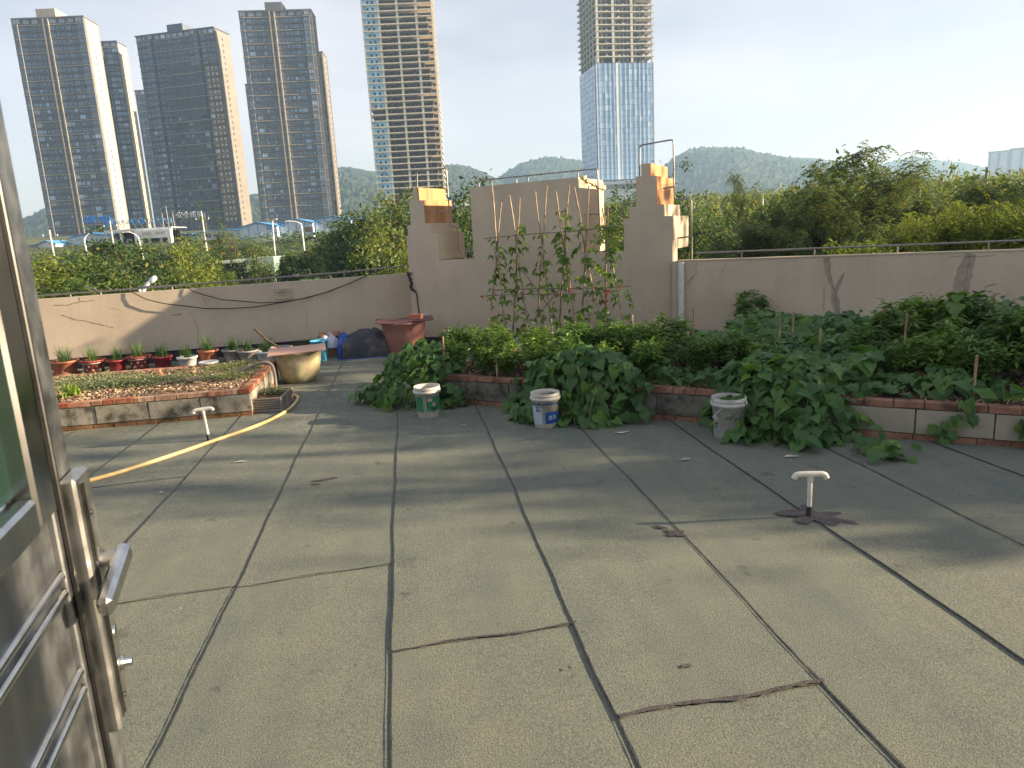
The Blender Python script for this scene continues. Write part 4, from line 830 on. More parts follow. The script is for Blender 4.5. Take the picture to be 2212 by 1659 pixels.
wrap_text(p3, 'JS-Ⅱ', .05, M['ink_black'], .153, .215, a+.62, .95); wrap_label(p3, 'small_print', r0, r1, h, a-1.1, a-.8, .2, .235, M['label_pale'])
wrap_label(p3, 'small_logo', r0, r1, h, a-.08, a+.16, .258, .275, M['ink_black']); wrap_label(p3, 'small_logo', r0, r1, h, a-.065, a+.145, .2605, .2725, M['pail_grey'], .002); wrap_label(p3, 'small_logo', r0, r1, h, a-.02, a+.10, .2635, .2695, M['ink_black'], .0028)
wrap_label(p3, 'smudge', r0, r1, h, a-1.0, a-.75, .15, .165, M['ink_black']); wrap_label(p3, 'smudge', r0, r1, h, a-.95, a-.8, .115, .13, M['ink_black']); wrap_label(p3, 'rust_smudge', r0, r1, h, a-.2, a-.05, .215, .235, M['rust'], jag=.01)
for k in range(12):
    t = k/11; aa = a+.02+.42*t; wrap_label(p3, 'scratch', r0, r1, h, aa, aa+.04, .225+.05*t, .229+.052*t, M['ink_black']) if k % 1 == 0 else None

# ------------------------------------------------------------------ bamboo trellis and bean vines
TO = Vector((1.35, 12.36, 0)); TU = Vector((.957, -.29, 0)); TN = Vector((-.29, -.957, 0))
def T3(s, z, out=0): return TO+TU*s+TN*out+Vector((0, 0, z))
tr = thing('bamboo_trellis', 'trellis of crossed bamboo poles tied with red string, standing before the stepped wall', 'trellis')
poles = [(0, .35, .39, 2.58), (.35, .34, .19, 2.95), (.43, .31, .70, 2.64), (.76, .28, .5, 2.7), (.84, .34, 1.17, 2.8), (1.17, .29, .94, 2.73), (1.24, .32, 1.53, 2.79), (1.58, .35, 1.28, 2.71), (1.64, .31, 1.85, 2.75), (1.96, .42, 1.6, 2.77), (2.04, .34, 2.15, 2.42), (2.39, .29, 2.06, 2.40)]
PL = []
for i, (sb, zb, st, zt) in enumerate(poles):
    k = (st-sb)/(zt-zb); s0 = sb-k*zb; o0 = .28 if i % 2 else -.22; o1 = -.12 if i % 2 else .1
    if i == 9 or i == 7: o1 = -.16
    f = lambda z, s0=s0, k=k, o0=o0, o1=o1, zt=zt: T3(s0+k*z, z, o0+(o1-o0)*z/2.5)
    PL.append((f, zt)); pts = []; rs = []; z = 0; rr = random.Random(i)
    n = int(zt/.035); nd = 5+rr.randint(0, 3)
    for q in range(n+1):
        z = zt*q/n; p = f(z)+Vector((.006*math.sin(z*5+i), 0, 0)); pts.append(p); rs.append((.0145-.0035*z/zt)*(1.22 if q % nd == 0 else 1))
    MB().tube(pts, rs, 7).build('pole', M['bamboo'], tr)
for (a, za, b, zb, o, r) in [(.05, 2.0, 2.32, 2.085, .12, .0095), (-.04, 1.04, 2.31, 1.03, .22, .0105), (.14, 1.10, 2.5, 1.07, -.16, .009), (.66, 1.49, 1.45, .32, .16, .010), (.6, .3, 1.55, 1.38, .1, .009)]:
    MB().tube([T3(a+(b-a)*t, za+(zb-za)*t+.01*math.sin(t*7), o) for t in np.linspace(0, 1, 12)], r, 7).build('cross_pole', M['bamboo_old'], tr)
def knot(p, s, mt, seed):
    rr = random.Random(seed); mb = MB()
    mb.tube([p+Vector((.02*math.cos(a)*s, .02*math.sin(a)*s, .008*math.sin(3*a))) for a in np.linspace(0, 6.5, 12)], .005*s, 5)
    for q in range(3): mb.tube([p, p+Vector((rr.uniform(-.04, .04), -.01, -.03*rr.random()))*s, p+Vector((rr.uniform(-.05, .05), -.02, -.07*rr.random()-.02))*s], [.004*s, .006*s, .002*s], 4)
    return mb.build('tie', mt, tr)
for i, (s, z, o, sc) in enumerate([(-.03, 1.04, .22, 1.0), (.22, 1.08, .2, .6), (.66, 1.07, .2, 1.0), (1.27, 1.03, .22, 1.1), (1.48, 1.08, .2, 1.0), (1.9, 1.1, .05, .9), (2.12, 1.05, .22, 1.5), (2.1, .88, .2, 1.2), (2.34, 1.12, 0, 1.0), (1.12, 1.04, .2, .9)]): knot(T3(s, z, o), sc, M['red_tie'], i)
for i in range(6):
    f, zt = PL[2*i]; g, _ = PL[2*i+1]; zc = min(np.linspace(.8, 2.3, 60), key=lambda z: (f(z)-g(z)).length); knot((f(zc)+g(zc))/2, 1.0, M['white_sack'], 40+i)
def heart(w=1.0, fold=.12, droop=.18):
    """one heart-shaped leaf, tip along +Y, stalk end at the origin, unit width"""
    prof = [(0, .12, .0), (.30, -.05, .0), (.50, .14, 0), (.52, .38, 0), (.36, .70, 0), (.16, .98, 0), (0, 1.18, 0)]
    V = [(0, .12, 0), (0, .5, 0), (0, .85, 0), (0, 1.18, 0)]; mb = MB()
    R_ = [(.30, -.05), (.50, .16), (.50, .42), (.33, .74), (.15, 1.0)]
    vs = [(0, .10, 0), (0, .40, .0), (0, .72, 0), (0, 1.18, 0)]+[(x, y, 0) for x, y in R_]+[(-x, y, 0) for x, y in R_]
    fs = [(0, 4, 5, 1), (1, 5, 6), (1, 6, 7, 2), (2, 7, 8), (2, 8, 3), (0, 1, 10, 9), (1, 11, 10), (1, 2, 12, 11), (2, 13, 12), (2, 3, 13)]
    out = []
    for x, y, z in vs: out.append(((x*w), y-.1, abs(x)*fold*2-(y**2)*droop+.04*math.sin(x*8+y*5)))
    mb.add(out, fs, 0, True); return mb
HL = [heart(1.0, .16, .2).mesh('leaf', M['vine_leaf']), heart(1.08, .05, .3).mesh('leaf', M['vine_leaf']), heart(.92, .26, .12).mesh('leaf', M['vine_leaf']), heart(1.05, -.08, .25).mesh('leaf', M['vine_leaf'])]
BLF = [heart(.62, .2, .3).mesh('leaf', M['bean_leaf']), heart(.7, .1, .4).mesh('leaf', M['bean_leaf']), heart(.55, .3, .2).mesh('leaf', M['bean_leaf'])]
def orient(nrm, tip):
    n = Vector(nrm).normalized(); t = Vector(tip); t = (t-n*t.dot(n)); t = t.normalized() if t.length > 1e-4 else n.orthogonal().normalized()
    x = t.cross(n); return Matrix((x, t, n)).transposed()
def leaf_put(meshes, p, nrm, tip, s, parent, rr):
    o = bpy.data.objects.new('leaf', rr.choice(meshes)); scn.collection.objects.link(o); o.parent = parent
    m = orient(nrm, tip); o.matrix_local = Matrix.Translation(p) @ m.to_4x4() @ Matrix.Scale(s, 4); return o
def joined_leaves(name, items, base, mt, parent):
    """many leaves as one mesh: items = (p, nrm, tip, s)"""
    bv = np.array(base.v); bf = base.f; V = []; F3 = []
    tri = []
    for f in bf: tri += [(f[0], f[i], f[i+1]) for i in range(1, len(f)-1)]
    tri = np.array(tri)
    for k, (p, nr, ti, s) in enumerate(items):
        m = np.array(orient(nr, ti)); V.append(bv@m.T*s+np.array(p)); F3.append(tri+k*len(bv))
    return tag(put(name, np_mesh(name, np.concatenate(V), np.concatenate(F3), mt, smooth=True), parent), kind='stuff')
bean_lab = ['thin bean vine on the bare end pair of trellis poles, close to the pink tub', 'bean vine on the second pole pair of the trellis', 'sparse bean vine on the third pole pair, in front of the block wall', 'tall bushy bean vine reaching the top of the fourth pole pair', 'bean vine on the fifth pole pair beside the lit block edge', 'dense bean vine on the last pole pair facing the tall pier']
dens = [50, 54, 36, 74, 70, 84]; tops = [1.95, 2.15, 2.0, 2.5, 2.15, 2.15]
for i in range(6):
    rr = random.Random(60+i); bv = thing('bean_vine', bean_lab[i], 'plant', T3(.2+.42*i, 0), 0, 'bean vines climbing the bamboo trellis'); o = bv.location
    bpy.context.view_layer.update()
    for j in (0, 1):
        f, zt = PL[2*i+j]; top = min(tops[i]-.25*j*rr.random(), zt-.05); ph = rr.random()*6
        MB().tube([f(z)-o+Vector((.022*math.cos(z*14+ph), .022*math.sin(z*14+ph), 0)) for z in np.linspace(.05, top, 60)], .0042, 4).build('stem', M['stem'], bv)
        for q in range(dens[i]//2):
            z = .25+(top-.2)*rr.random()**1.15; p0 = f(z)-o; a = rr.uniform(0, 6.28); d = Vector((math.cos(a), math.sin(a), rr.uniform(-.2, .5)))
            c = p0+d*rr.uniform(.05, .17)
            if q % 3 == 0: MB().tube([p0, (p0+c)/2+Vector((0, 0, .02)), c], .0022, 4, cap=False).build('leaf_stalk', M['stem'], bv)
            for w in (-1, 0, 1):
                if rr.random() < .25: continue
                tip = Matrix.Rotation(w*1.2, 3, 'Z') @ Vector((d.x, d.y, -.7)); nn = Vector((d.x*.6, d.y*.6, .9))+Vector([rr.uniform(-.5, .5) for _ in range(3)])
                leaf_put(BLF, c+tip*.01, nn, tip, rr.uniform(.065, .125), bv, rr)
    # a few pale dried pods and flowers
tag(MB().lathe([(0, 0), (.17, 0), (.20, .26), (.215, .27), (.2, .28), (.19, .1)], 24).build('blue_basin', M['label_blue'], None, (2.15, 12.05, 0)), 'dark blue tub at the foot of the bamboo trellis, half hidden by peppers', 'tub')
heap('white_sack', 'pale dusty sack lying at the foot of the trellis behind the peppers', 'sack', (1.75, 12.5, 0), .35, .2, .2, M['pail'], 8, -.2, crease=.05)
tag(MB().lathe(pot_prof(.22, .17, .24), 28).build('dark_pot', M['black'], None, (4.75, 11.75, 0)), 'black plastic pot at the foot of the drain pipe', 'flower pot')
tag(MB().lathe(pot_prof(.16, .12, .2), 24).build('flower_pot', M['terracotta'], None, (5.45, 11.4, 0)), 'terracotta pot half hidden behind the glossy shrub by the wall', 'flower pot')
# ------------------------------------------------------------------ pepper plants
def lance(mb_v, mb_f, c, d, n, L, w):
    d = d.normalized(); x = d.cross(n).normalized(); b = len(mb_v)
    mb_v += [c, c+d*L*.45+x*w-n*L*.05, c+d*L-n*L*.28, c+d*L*.45-x*w-n*L*.05]; mb_f.append((b, b+1, b+2, b+3))
def pepper_mesh(seed, R0=.27, H0=.5, nl=1500, L=.078, w=.0135, mt=None):
    rr = random.Random(seed); V = []; F = []; cl = []
    for k in range(46):
        a = rr.uniform(0, 6.28); q = rr.random()**.5; zz = rr.random(); rad = R0*q*(.75+.5*math.sin(a*2+seed)*.4)*(1 if zz > .3 else .6+zz)
        cl.append((Vector((rad*math.cos(a), rad*math.sin(a), H0*(.28+.72*zz)*(1-.25*q*q))), Vector((math.cos(a)*q, math.sin(a)*q, .7)).normalized()))
    for k in range(nl):
        c, out = rr.choice(cl); p = c+Vector([rr.gauss(0, .035) for _ in range(3)]); a = rr.uniform(0, 6.28)
        d = (out*rr.uniform(.1, .9)+Vector((math.cos(a), math.sin(a), rr.uniform(-.6, .3)))); n = Vector((rr.gauss(0, .4), rr.gauss(0, .4), 1)).normalized()
        lance(V, F, p, d, n, L*rr.uniform(.6, 1.3), w*rr.uniform(.7, 1.3))
    return np_mesh('foliage', [tuple(v) for v in V], F, mt or M['pepper_leaf'])
PF = [pepper_mesh(s) for s in range(5)]
BIG = [pepper_mesh(20+s, .34, .62, 1300, .10, .02) for s in range(3)]
def pepper_stem(h, seed):
    rr = random.Random(seed); mb = MB(); mb.tube([(0, 0, -.02), (.01, 0, h*.3), (0, .01, h*.45)], [.012, .010, .008], 6)
    for k in range(6):
        a = rr.uniform(0, 6.28); mb.tube([(0, 0, h*.4), (math.cos(a)*h*.18, math.sin(a)*h*.18, h*.62), (math.cos(a)*h*.3, math.sin(a)*h*.3, h*.88)], [.006, .0045, .002], 4, cap=False)
    return mb.mesh('stem', M['stem'])
PS = [pepper_stem(.5, s) for s in range(3)]
peps = [(-.05, .9, .83), (.1, .40, .71), (.64, .3, .77), (1.0, .3, .70), (.5, .95, .73), (1.11, .85, .77), (1.36, .35, .69), (1.7, .35, .76), (1.53, 1.0, .82), (1.84, 1.1, .81), (2.18, .4, .71), (2.15, 1.1, .83), (2.52, .9, .85), (2.68, 1.3, .88), (2.71, .45, .73), (3.13, .9, .74), (3.34, 1.3, .70), (3.55, 1.1, .78), (3.79, 1.2, .73), (.1, 1.5, .74), (.75, 1.55, .74), (1.35, 1.6, .76), (2.3, 1.7, .8), (3.9, .75, .7)]
side = ['first', 'second', 'third', 'fourth', 'fifth', 'sixth', 'seventh', 'eighth', 'ninth', 'tenth', 'eleventh', 'twelfth', 'thirteenth', 'fourteenth', 'fifteenth', 'sixteenth', 'seventeenth', 'eighteenth', 'nineteenth', 'twentieth', 'last but three', 'last but two', 'last but one', 'last']
def bedp(s, m, z=.345): p = BO+E1*s+M1*m; return (p.x, p.y, z)
rowname = lambda m: 'front row' if m < .6 else ('middle row' if m < 1.4 else 'back row')
cnt = {}
for i, (s, m, zt) in enumerate(sorted(peps)):
    r_ = rowname(m); cnt[r_] = cnt.get(r_, 0)+1; h = zt-.34
    t = thing('pepper_plant', f'low bushy pepper plant, {side[cnt[r_]-1]} of the {r_} counting from the pink tub end', 'plant', bedp(s, m), random.random()*6, 'low pepper bushes in the vegetable bed')
    k = h/.5; put('foliage', PF[i % 5], t, sc=(k*1.12, k*1.12, k*1.12)); put('stem', PS[i % 3], t, sc=k)
tall = [(4.82, 1.6, .77), (5.13, 1.9, .99), (5.4, 2.2, 1.06), (5.74, 1.4, .90), (5.82, .75, .81), (6.08, 1.35, .97), (6.3, 1.2, 1.04), (5.2, .95, .76), (5.04, 1.3, .70), (6.5, 1.15, 1.03), (6.75, .9, .99), (5.6, 1.0, .86), (7.2, 1.2, 1.05), (7.6, .8, 1.0), (5.9, 2.3, 1.08), (6.7, 2.0, 1.1), (7.4, 2.1, 1.1)]
for i, (s, m, zt) in enumerate(sorted(tall)):
    h = zt-.34; t = thing('pepper_plant', f'tall dark pepper plant, {side[i]} from the largest vine mound outward', 'plant', bedp(s, m), random.random()*6, 'tall pepper bushes at the shaded end of the bed')
    k = h/.62; put('foliage', BIG[i % 3], t, sc=(k, k, k*1.05)); put('stem', PS[i % 3], t, sc=h/.5)
# eggplant with broad leaves, glossy shrub by the wall
eg = thing('eggplant', 'broad-leaved eggplant rising above the shaded peppers in front of the patched crack', 'plant', bedp(5.75, 2.1), 0); rr = random.Random(5)
EGL = heart(1.25, .12, .3); egm = EGL.mesh('leaf', M['bean_leaf'])
for q in range(26):
    a = rr.uniform(0, 6.28); z = rr.uniform(.35, .80); rad = rr.uniform(.05, .2); p = Vector((math.cos(a)*rad, math.sin(a)*rad, z)); leaf_put([egm], p, Vector((math.cos(a)*.5, math.sin(a)*.5, 1)), Vector((math.cos(a), math.sin(a), .1)), rr.uniform(.09, .15), eg, rr)
MB().tube([(0, 0, 0), (.02, 0, .4), (0, .02, .8)], [.014, .012, .008], 6).build('stem', M['stem'], eg)
sh = thing('shrub', 'small dark glossy shrub standing alone against the shaded parapet', 'shrub', (5.75, 11.35, .0), 0)
put('foliage', pepper_mesh(50, .42, .95, 1900, .075, .015, M['vine_leaf']), sh); put('stem', PS[0], sh, sc=1.5)
# bamboo stakes in the bed
for (s, m, zt, lab) in [(.13, .12, .83, 'pale stake among the first peppers beside the first vine mound'), (.93, .08, .62, 'short stake at the second front pepper'), (2.15, 1.5, .95, 'dark stake standing up behind the middle peppers'), (2.84, 1.9, 1.0, 'tall brown stake by the drain pipe end of the peppers'), (3.05, .85, .84, 'brown stake between the middle peppers and the heart-leaf field'), (4.40, 1.5, .82, 'pale bamboo stake in the middle of the heart-leaf vines'), (3.9, 1.9, .86, 'stake in the bright vines below the plain stretch of wall'), (4.0, 2.3, .9, 'second stake in the bright vines, slightly higher'), (5.0, 2.3, .98, 'stake before the tall peppers nearest the heart-leaf field'), (5.25, 1.5, .98, 'pale jointed bamboo stake at the edge of the tall peppers'), (5.5, 2.2, 1.1, 'thick bamboo stake rising between the tall peppers'), (6.1, 2.4, 1.12, 'thin bamboo stake beside the eggplant'), (5.83, .35, .75, 'stake deep in the shade under the tall peppers')]:
    p = bedp(s, m, .3); pts = []; rs = []; n = int((zt-.3)/.03)
    for q in range(n+1): z = .3+(zt-.3)*q/n; pts.append((p[0]+(z-.3)*.02, p[1], z)); rs.append(.0125*(1.2 if q % 6 == 0 else 1))
    tag(MB().tube(pts, rs, 7).build('bamboo_stake', M['bamboo']), lab, 'stake', 'bamboo stakes in the vegetable bed')
# ------------------------------------------------------------------ sweet potato vines
def mound(label, s0, m0, half, prof, n_obj, n_stuff, size, seed, squash=1.0, skewx=0.0):
    """vines spilling over the bed edge. prof: list of (outward distance from the bed face, z) along the fall line"""
    t = thing('sweet_potato_vine', label, 'plant', bedp(s0, m0, 0), 0, 'sweet potato vines spilling from the bed'); o = t.location; rr = random.Random(seed)
    P = [Vector((a, b)) for a, b in prof]; Ls = [(b-a).length for a, b in zip(P, P[1:])]; tot = sum(Ls)
    def sample(depth=0):
        while True:
            u = rr.uniform(0, tot); v = rr.uniform(-1, 1); d = u; i = 0
            while i < len(Ls)-1 and d > Ls[i]: d -= Ls[i]; i += 1
            q = P[i]+(P[i+1]-P[i])*(d/Ls[i]); t_ = u/tot
            wdt = half*(math.sqrt(max(0, 1-(1-t_)**2.2*.6)))*(1-.28*abs(math.sin(t_*9+seed))); k = math.sqrt(max(0.02, 1-abs(v)**2.4))
            lump = 1+.16*math.sin(v*6.3+seed*1.7)+.12*math.sin(v*13+t_*7+seed); outd = q.x*(k*lump if q.x > 0 else 1)-depth+(.05 if rr.random() < .12 else 0); z = .0+(q.y)*(.35+.65*k)*(.9+.1*lump)-depth*.3
            if z < .03: z = .03+rr.random()*.05
            pos = E1*(v*wdt+skewx*t_)-M1*(outd)+Vector((0, 0, z)); dd = (P[i+1]-P[i]).normalized(); nn = -M1*(-dd.y if dd.y < 0 else .2)+Vector((0, 0, abs(dd.x)+.35))+E1*v*.6
            tip = -M1*(.6+dd.x*.3)+Vector((0, 0, -.9 if dd.y < -.3 else -.2))+E1*v*.5
            return pos, nn, tip
    jit = lambda a: Vector([rr.gauss(0, a) for _ in range(3)])
    for _ in range(n_obj):
        p, n, tp = sample(rr.uniform(-.03, .05)); leaf_put(HL, p+jit(.028), n+jit(.5), tp+jit(.75), size*rr.uniform(.45, 1.3), t, rr)
    items = []
    for _ in range(n_stuff): p, n, tp = sample(rr.uniform(.03, .16)); items.append((p+jit(.02), n+jit(.4), tp+jit(.6), size*rr.uniform(.6, 1.1)))
    joined_leaves('inner_leaves', items, heart(1.0, .12, .2), M['vine_leaf'], t)
    for q in range(14):
        v = rr.uniform(-.9, .9)*half*.8; pts = [E1*v*.6-M1*a+Vector((0, 0, max(.02, z-.1))) for a, z in prof]; pts = [p+jit(.02) for p in pts]; MB().tube(smooth(pts, 3), .004, 4, cap=False).build('vine_stem', M['stem'], t)
    return t
pA = [(-.45, .40), (-.30, .66), (-.12, .74), (.06, .70), (.20, .58), (.32, .42), (.42, .25), (.50, .10), (.56, .05)]
mound('sweet potato mound spilling over the bed corner nearest the pink tub', -.12, 0, .58, pA, 290, 260, .115, 1, skewx=-.15)
mound('low sprawl of shoots on the roof at the foot of the first vine mound', -.75, -.18, .30, [(-.1, .22), (.06, .24), (.2, .18), (.3, .08)], 46, 20, .10, 11)
mound('few large leaves poking out beside the green-labelled pail', .42, -.02, .20, [(0, .22), (.10, .20), (.18, .12), (.24, .06)], 22, 8, .12, 12)
pB = [(-.50, .42), (-.32, .68), (-.1, .76), (.08, .70), (.24, .58), (.36, .42), (.46, .26), (.54, .12), (.62, .05)]
mound('sweet potato vine mound behind the blue and white pail', 2.08, 0, .90, pB, 300, 420, .125, 2)
mound('trailing vine shoot with pale leaves crossing before the blue and white pail', 1.62, -.46, .24, [(-.02, .2), (.05, .16), (.12, .10), (.18, .05)], 18, 4, .12, 13)
pC = [(-.60, .42), (-.40, .62), (-.15, .70), (.05, .62), (.20, .50), (.33, .38), (.44, .26), (.52, .13), (.64, .05)]
mound('largest sweet potato vine mound, beside the grimy white pail', 4.18, 0, .84, pC, 300, 520, .125, 3, skewx=.05)
mound('vine runner creeping over the roof past the largest mound', 5.05, -.42, .35, [(0, .14), (.1, .10), (.2, .07), (.3, .04)], 20, 4, .125, 14, skewx=.2)
for j, (s, lab) in enumerate([(5.75, 'thin vine hanging down the pale blocks beyond the largest mound'), (6.3, 'second thin vine hanging down the pale blocks, with curled stems')]):
    t = thing('hanging_vine', lab, 'plant', bedp(s, -.01, .36), 0); rr = random.Random(70+j); pts = [Vector((0, 0, 0))-M1*.01+E1*(.07*math.sin(k*1.1+j)-.02*k)+Vector((0, 0, .02-.045*k))-M1*.03*(k > 0) for k in range(7)]
    MB().tube(smooth(pts, 4), .004, 5).build('vine_stem', M['stem'], t)
    for p in pts: 
        for q in range(3): leaf_put(HL, p+Vector([rr.gauss(0, .03) for _ in range(3)]), -M1+Vector((rr.gauss(0, .3), 0, .5)), Vector((rr.gauss(0, .6), -.3, -.8)), rr.uniform(.06, .10), t, rr)
def field(label, s0, s1, m0, m1, zf, n_obj, n_stuff, size, seed, group='sweet potato vines growing inside the bed'):
    cs, cm = (s0+s1)/2, (m0+m1)/2; t = thing('sweet_potato_vine', label, 'plant', bedp(cs, cm, .34), 0, group); rr = random.Random(seed); cam_v = (Vector((0, 0, 2)) - t.location).normalized()
    def smp(dz):
        s, m = rr.uniform(s0, s1), rr.uniform(m0, m1); z = zf(s, m)-dz; nn = Vector((0, 0, 1))+Vector([rr.gauss(0, .4) for _ in range(3)])-M1*.3; tp = -M1*rr.uniform(.1, 1)+E1*rr.gauss(0, .8)+Vector((0, 0, -.4))
        return E1*(s-cs)+M1*(m-cm)+Vector((0, 0, z)), nn, tp, size*rr.uniform(.6, 1.25)
    for _ in range(n_obj): p, n, tp, sz = smp(rr.uniform(-.03, .04)); leaf_put(HL, p, n, tp, sz, t, rr)
    joined_leaves('inner_leaves', [smp(rr.uniform(.04, .2)) for _ in range(n_stuff)], heart(1, .12, .2), M['vine_leaf'], t)
field('broad heart-leaf vine patch filling the middle of the bed beside the small dark stakes', 2.9, 4.7, 1.5, 2.8, lambda s, m: .26+.05*math.sin(s*5+m*3), 290, 260, .13, 21)
field('bright heart-leaf vine patch along the back of the bed under the shaded parapet', 3.0, 5.3, 2.8, 4.2, lambda s, m: .30+.05*math.sin(s*4+m*5), 290, 260, .13, 22)
field('small heart-leaf clump at the brick rim between the two big mounds', 2.85, 3.75, .1, .55, lambda s, m: .14+.04*math.sin(s*9), 70, 20, .11, 23)
field('heart-leaf vines in the bed behind the largest mound', 3.9, 5.0, .3, 1.5, lambda s, m: .26+.07*math.sin(s*5+1), 200, 160, .13, 24)
field('low heart-leaf vines under the tall peppers near the pale blocks', 5.0, 6.2, .15, .8, lambda s, m: .16+.05*math.sin(s*7), 80, 40, .12, 25)
field('tall leafy vines at the back corner behind the tall peppers', 5.3, 8.2, 2.6, 4.2, lambda s, m: .5+.08*math.sin(s*4+m*5), 200, 200, .13, 26)

# ------------------------------------------------------------------ trees
def quads_np(P, U, W, s, w, bend=.0):
    N = np.cross(U, W); V = np.stack([P-U*s/2, P-W*w/2+N*s*bend, P+U*s/2, P+W*w/2+N*s*bend], 1).reshape(-1, 3); return V
def crown_mesh(name, seed, rx, rz, z0, ncl, npc, size, mt, hole=.35, lumpy=.35, asp=.55, conic=0.0, spread=.16, droop=0.0):
    """crown of leaf clumps: uneven ellipsoid of ncl clumps with npc leaves each"""
    r = np.random.default_rng(seed); d = r.normal(size=(ncl, 3)); d /= np.linalg.norm(d, axis=1)[:, None]; q = r.uniform(hole, 1, ncl)**.6
    az = np.arctan2(d[:, 1], d[:, 0]); lum = 1+lumpy*np.sin(az*2+seed)*np.sin(d[:, 2]*4+seed*2)+lumpy*.6*np.sin(az*5+seed*3)
    C = d*q[:, None]*lum[:, None]; C[:, 2] = C[:, 2]*rz+z0+rz
    h = np.clip((C[:, 2]-z0)/(2*rz), 0, 1.2); tp = 1-conic*h; C[:, 0] *= rx*tp; C[:, 1] *= rx*tp
    P = np.repeat(C, npc, 0); n = len(P); P = P+r.normal(0, rx*spread, (n, 3))*np.array([1, 1, .62])
    a = r.uniform(0, 6.283, n); el = r.normal(-droop, .55, n); U = np.stack([np.cos(a)*np.cos(el), np.sin(a)*np.cos(el), np.sin(el)], 1); W = np.cross(U, np.stack([r.normal(0, .5, n), r.normal(0, .5, n), np.ones(n)], 1)); W /= np.linalg.norm(W, axis=1)[:, None]
    s = size*r.uniform(.55, 1.35, n)[:, None]; V = quads_np(P, U, W, s, s*asp, .1)
    return np_mesh(name, V, np.arange(4*n).reshape(n, 4), mt), C
def trunk_mesh(name, seed, h, r0, C, nb=9, fork=.35):
    rr = random.Random(seed); mb = MB(); top = Vector((rr.uniform(-.3, .3), rr.uniform(-.3, .3), h*.8))
    mb.tube([(0, 0, -1.2), (0, 0, h*fork*.5), (rr.uniform(-.1, .1), rr.uniform(-.1, .1), h*fork), top*.75, top], [r0*1.2, r0, r0*.8, r0*.45, r0*.15], 8)
    for k in range(nb):
        c = Vector(C[rr.randrange(len(C))]); st = Vector((0, 0, h*fork))+(top-Vector((0, 0, h*fork)))*rr.random()*.7; md = (st+c)/2+Vector((0, 0, -.06*h)); mb.tube([st, md, c], [r0*.4, r0*.26, r0*.08], 5, cap=False)
    return mb.mesh(name, M['bark'])
KINDS = {}
def kind(key, mt, seed, rx, rz, z0, ncl, npc, size, **kw):
    cm, C = crown_mesh('crown', seed, rx, rz, z0, ncl, npc, size, M[mt], **kw); KINDS.setdefault(key, []).append((cm, trunk_mesh('trunk', seed, z0+2*rz, .16*max(rx, 1)/2.2, C), z0+2*rz, rx))
for s in range(3): kind('round', 'tree_a', 100+s, 2.3, 2.2, 1.6, 80, 42, .30)
for s in range(2): kind('yellow', 'tree_b', 110+s, 2.1, 2.4, 1.4, 75, 42, .28)
for s in range(2): kind('olive', 'tree_c', 120+s, 2.4, 2.3, 1.5, 80, 42, .30)
for s in range(2): kind('dark', 'tree_d', 125+s, 2.3, 2.4, 1.5, 80, 42, .28)
kind('column', 'tree_c', 130, 1.6, 3.0, .9, 80, 42, .28, conic=.6, lumpy=.2); kind('column', 'tree_a', 131, 1.7, 3.2, .9, 80, 42, .28, conic=.55, lumpy=.2)
kind('thin', 'tree_c', 140, 1.7, 3.6, 3.0, 40, 16, .24, hole=.1, lumpy=.5, spread=.13); kind('thin', 'tree_b', 141, 1.6, 3.4, 3.2, 40, 16, .24, hole=.1, lumpy=.5, spread=.13)
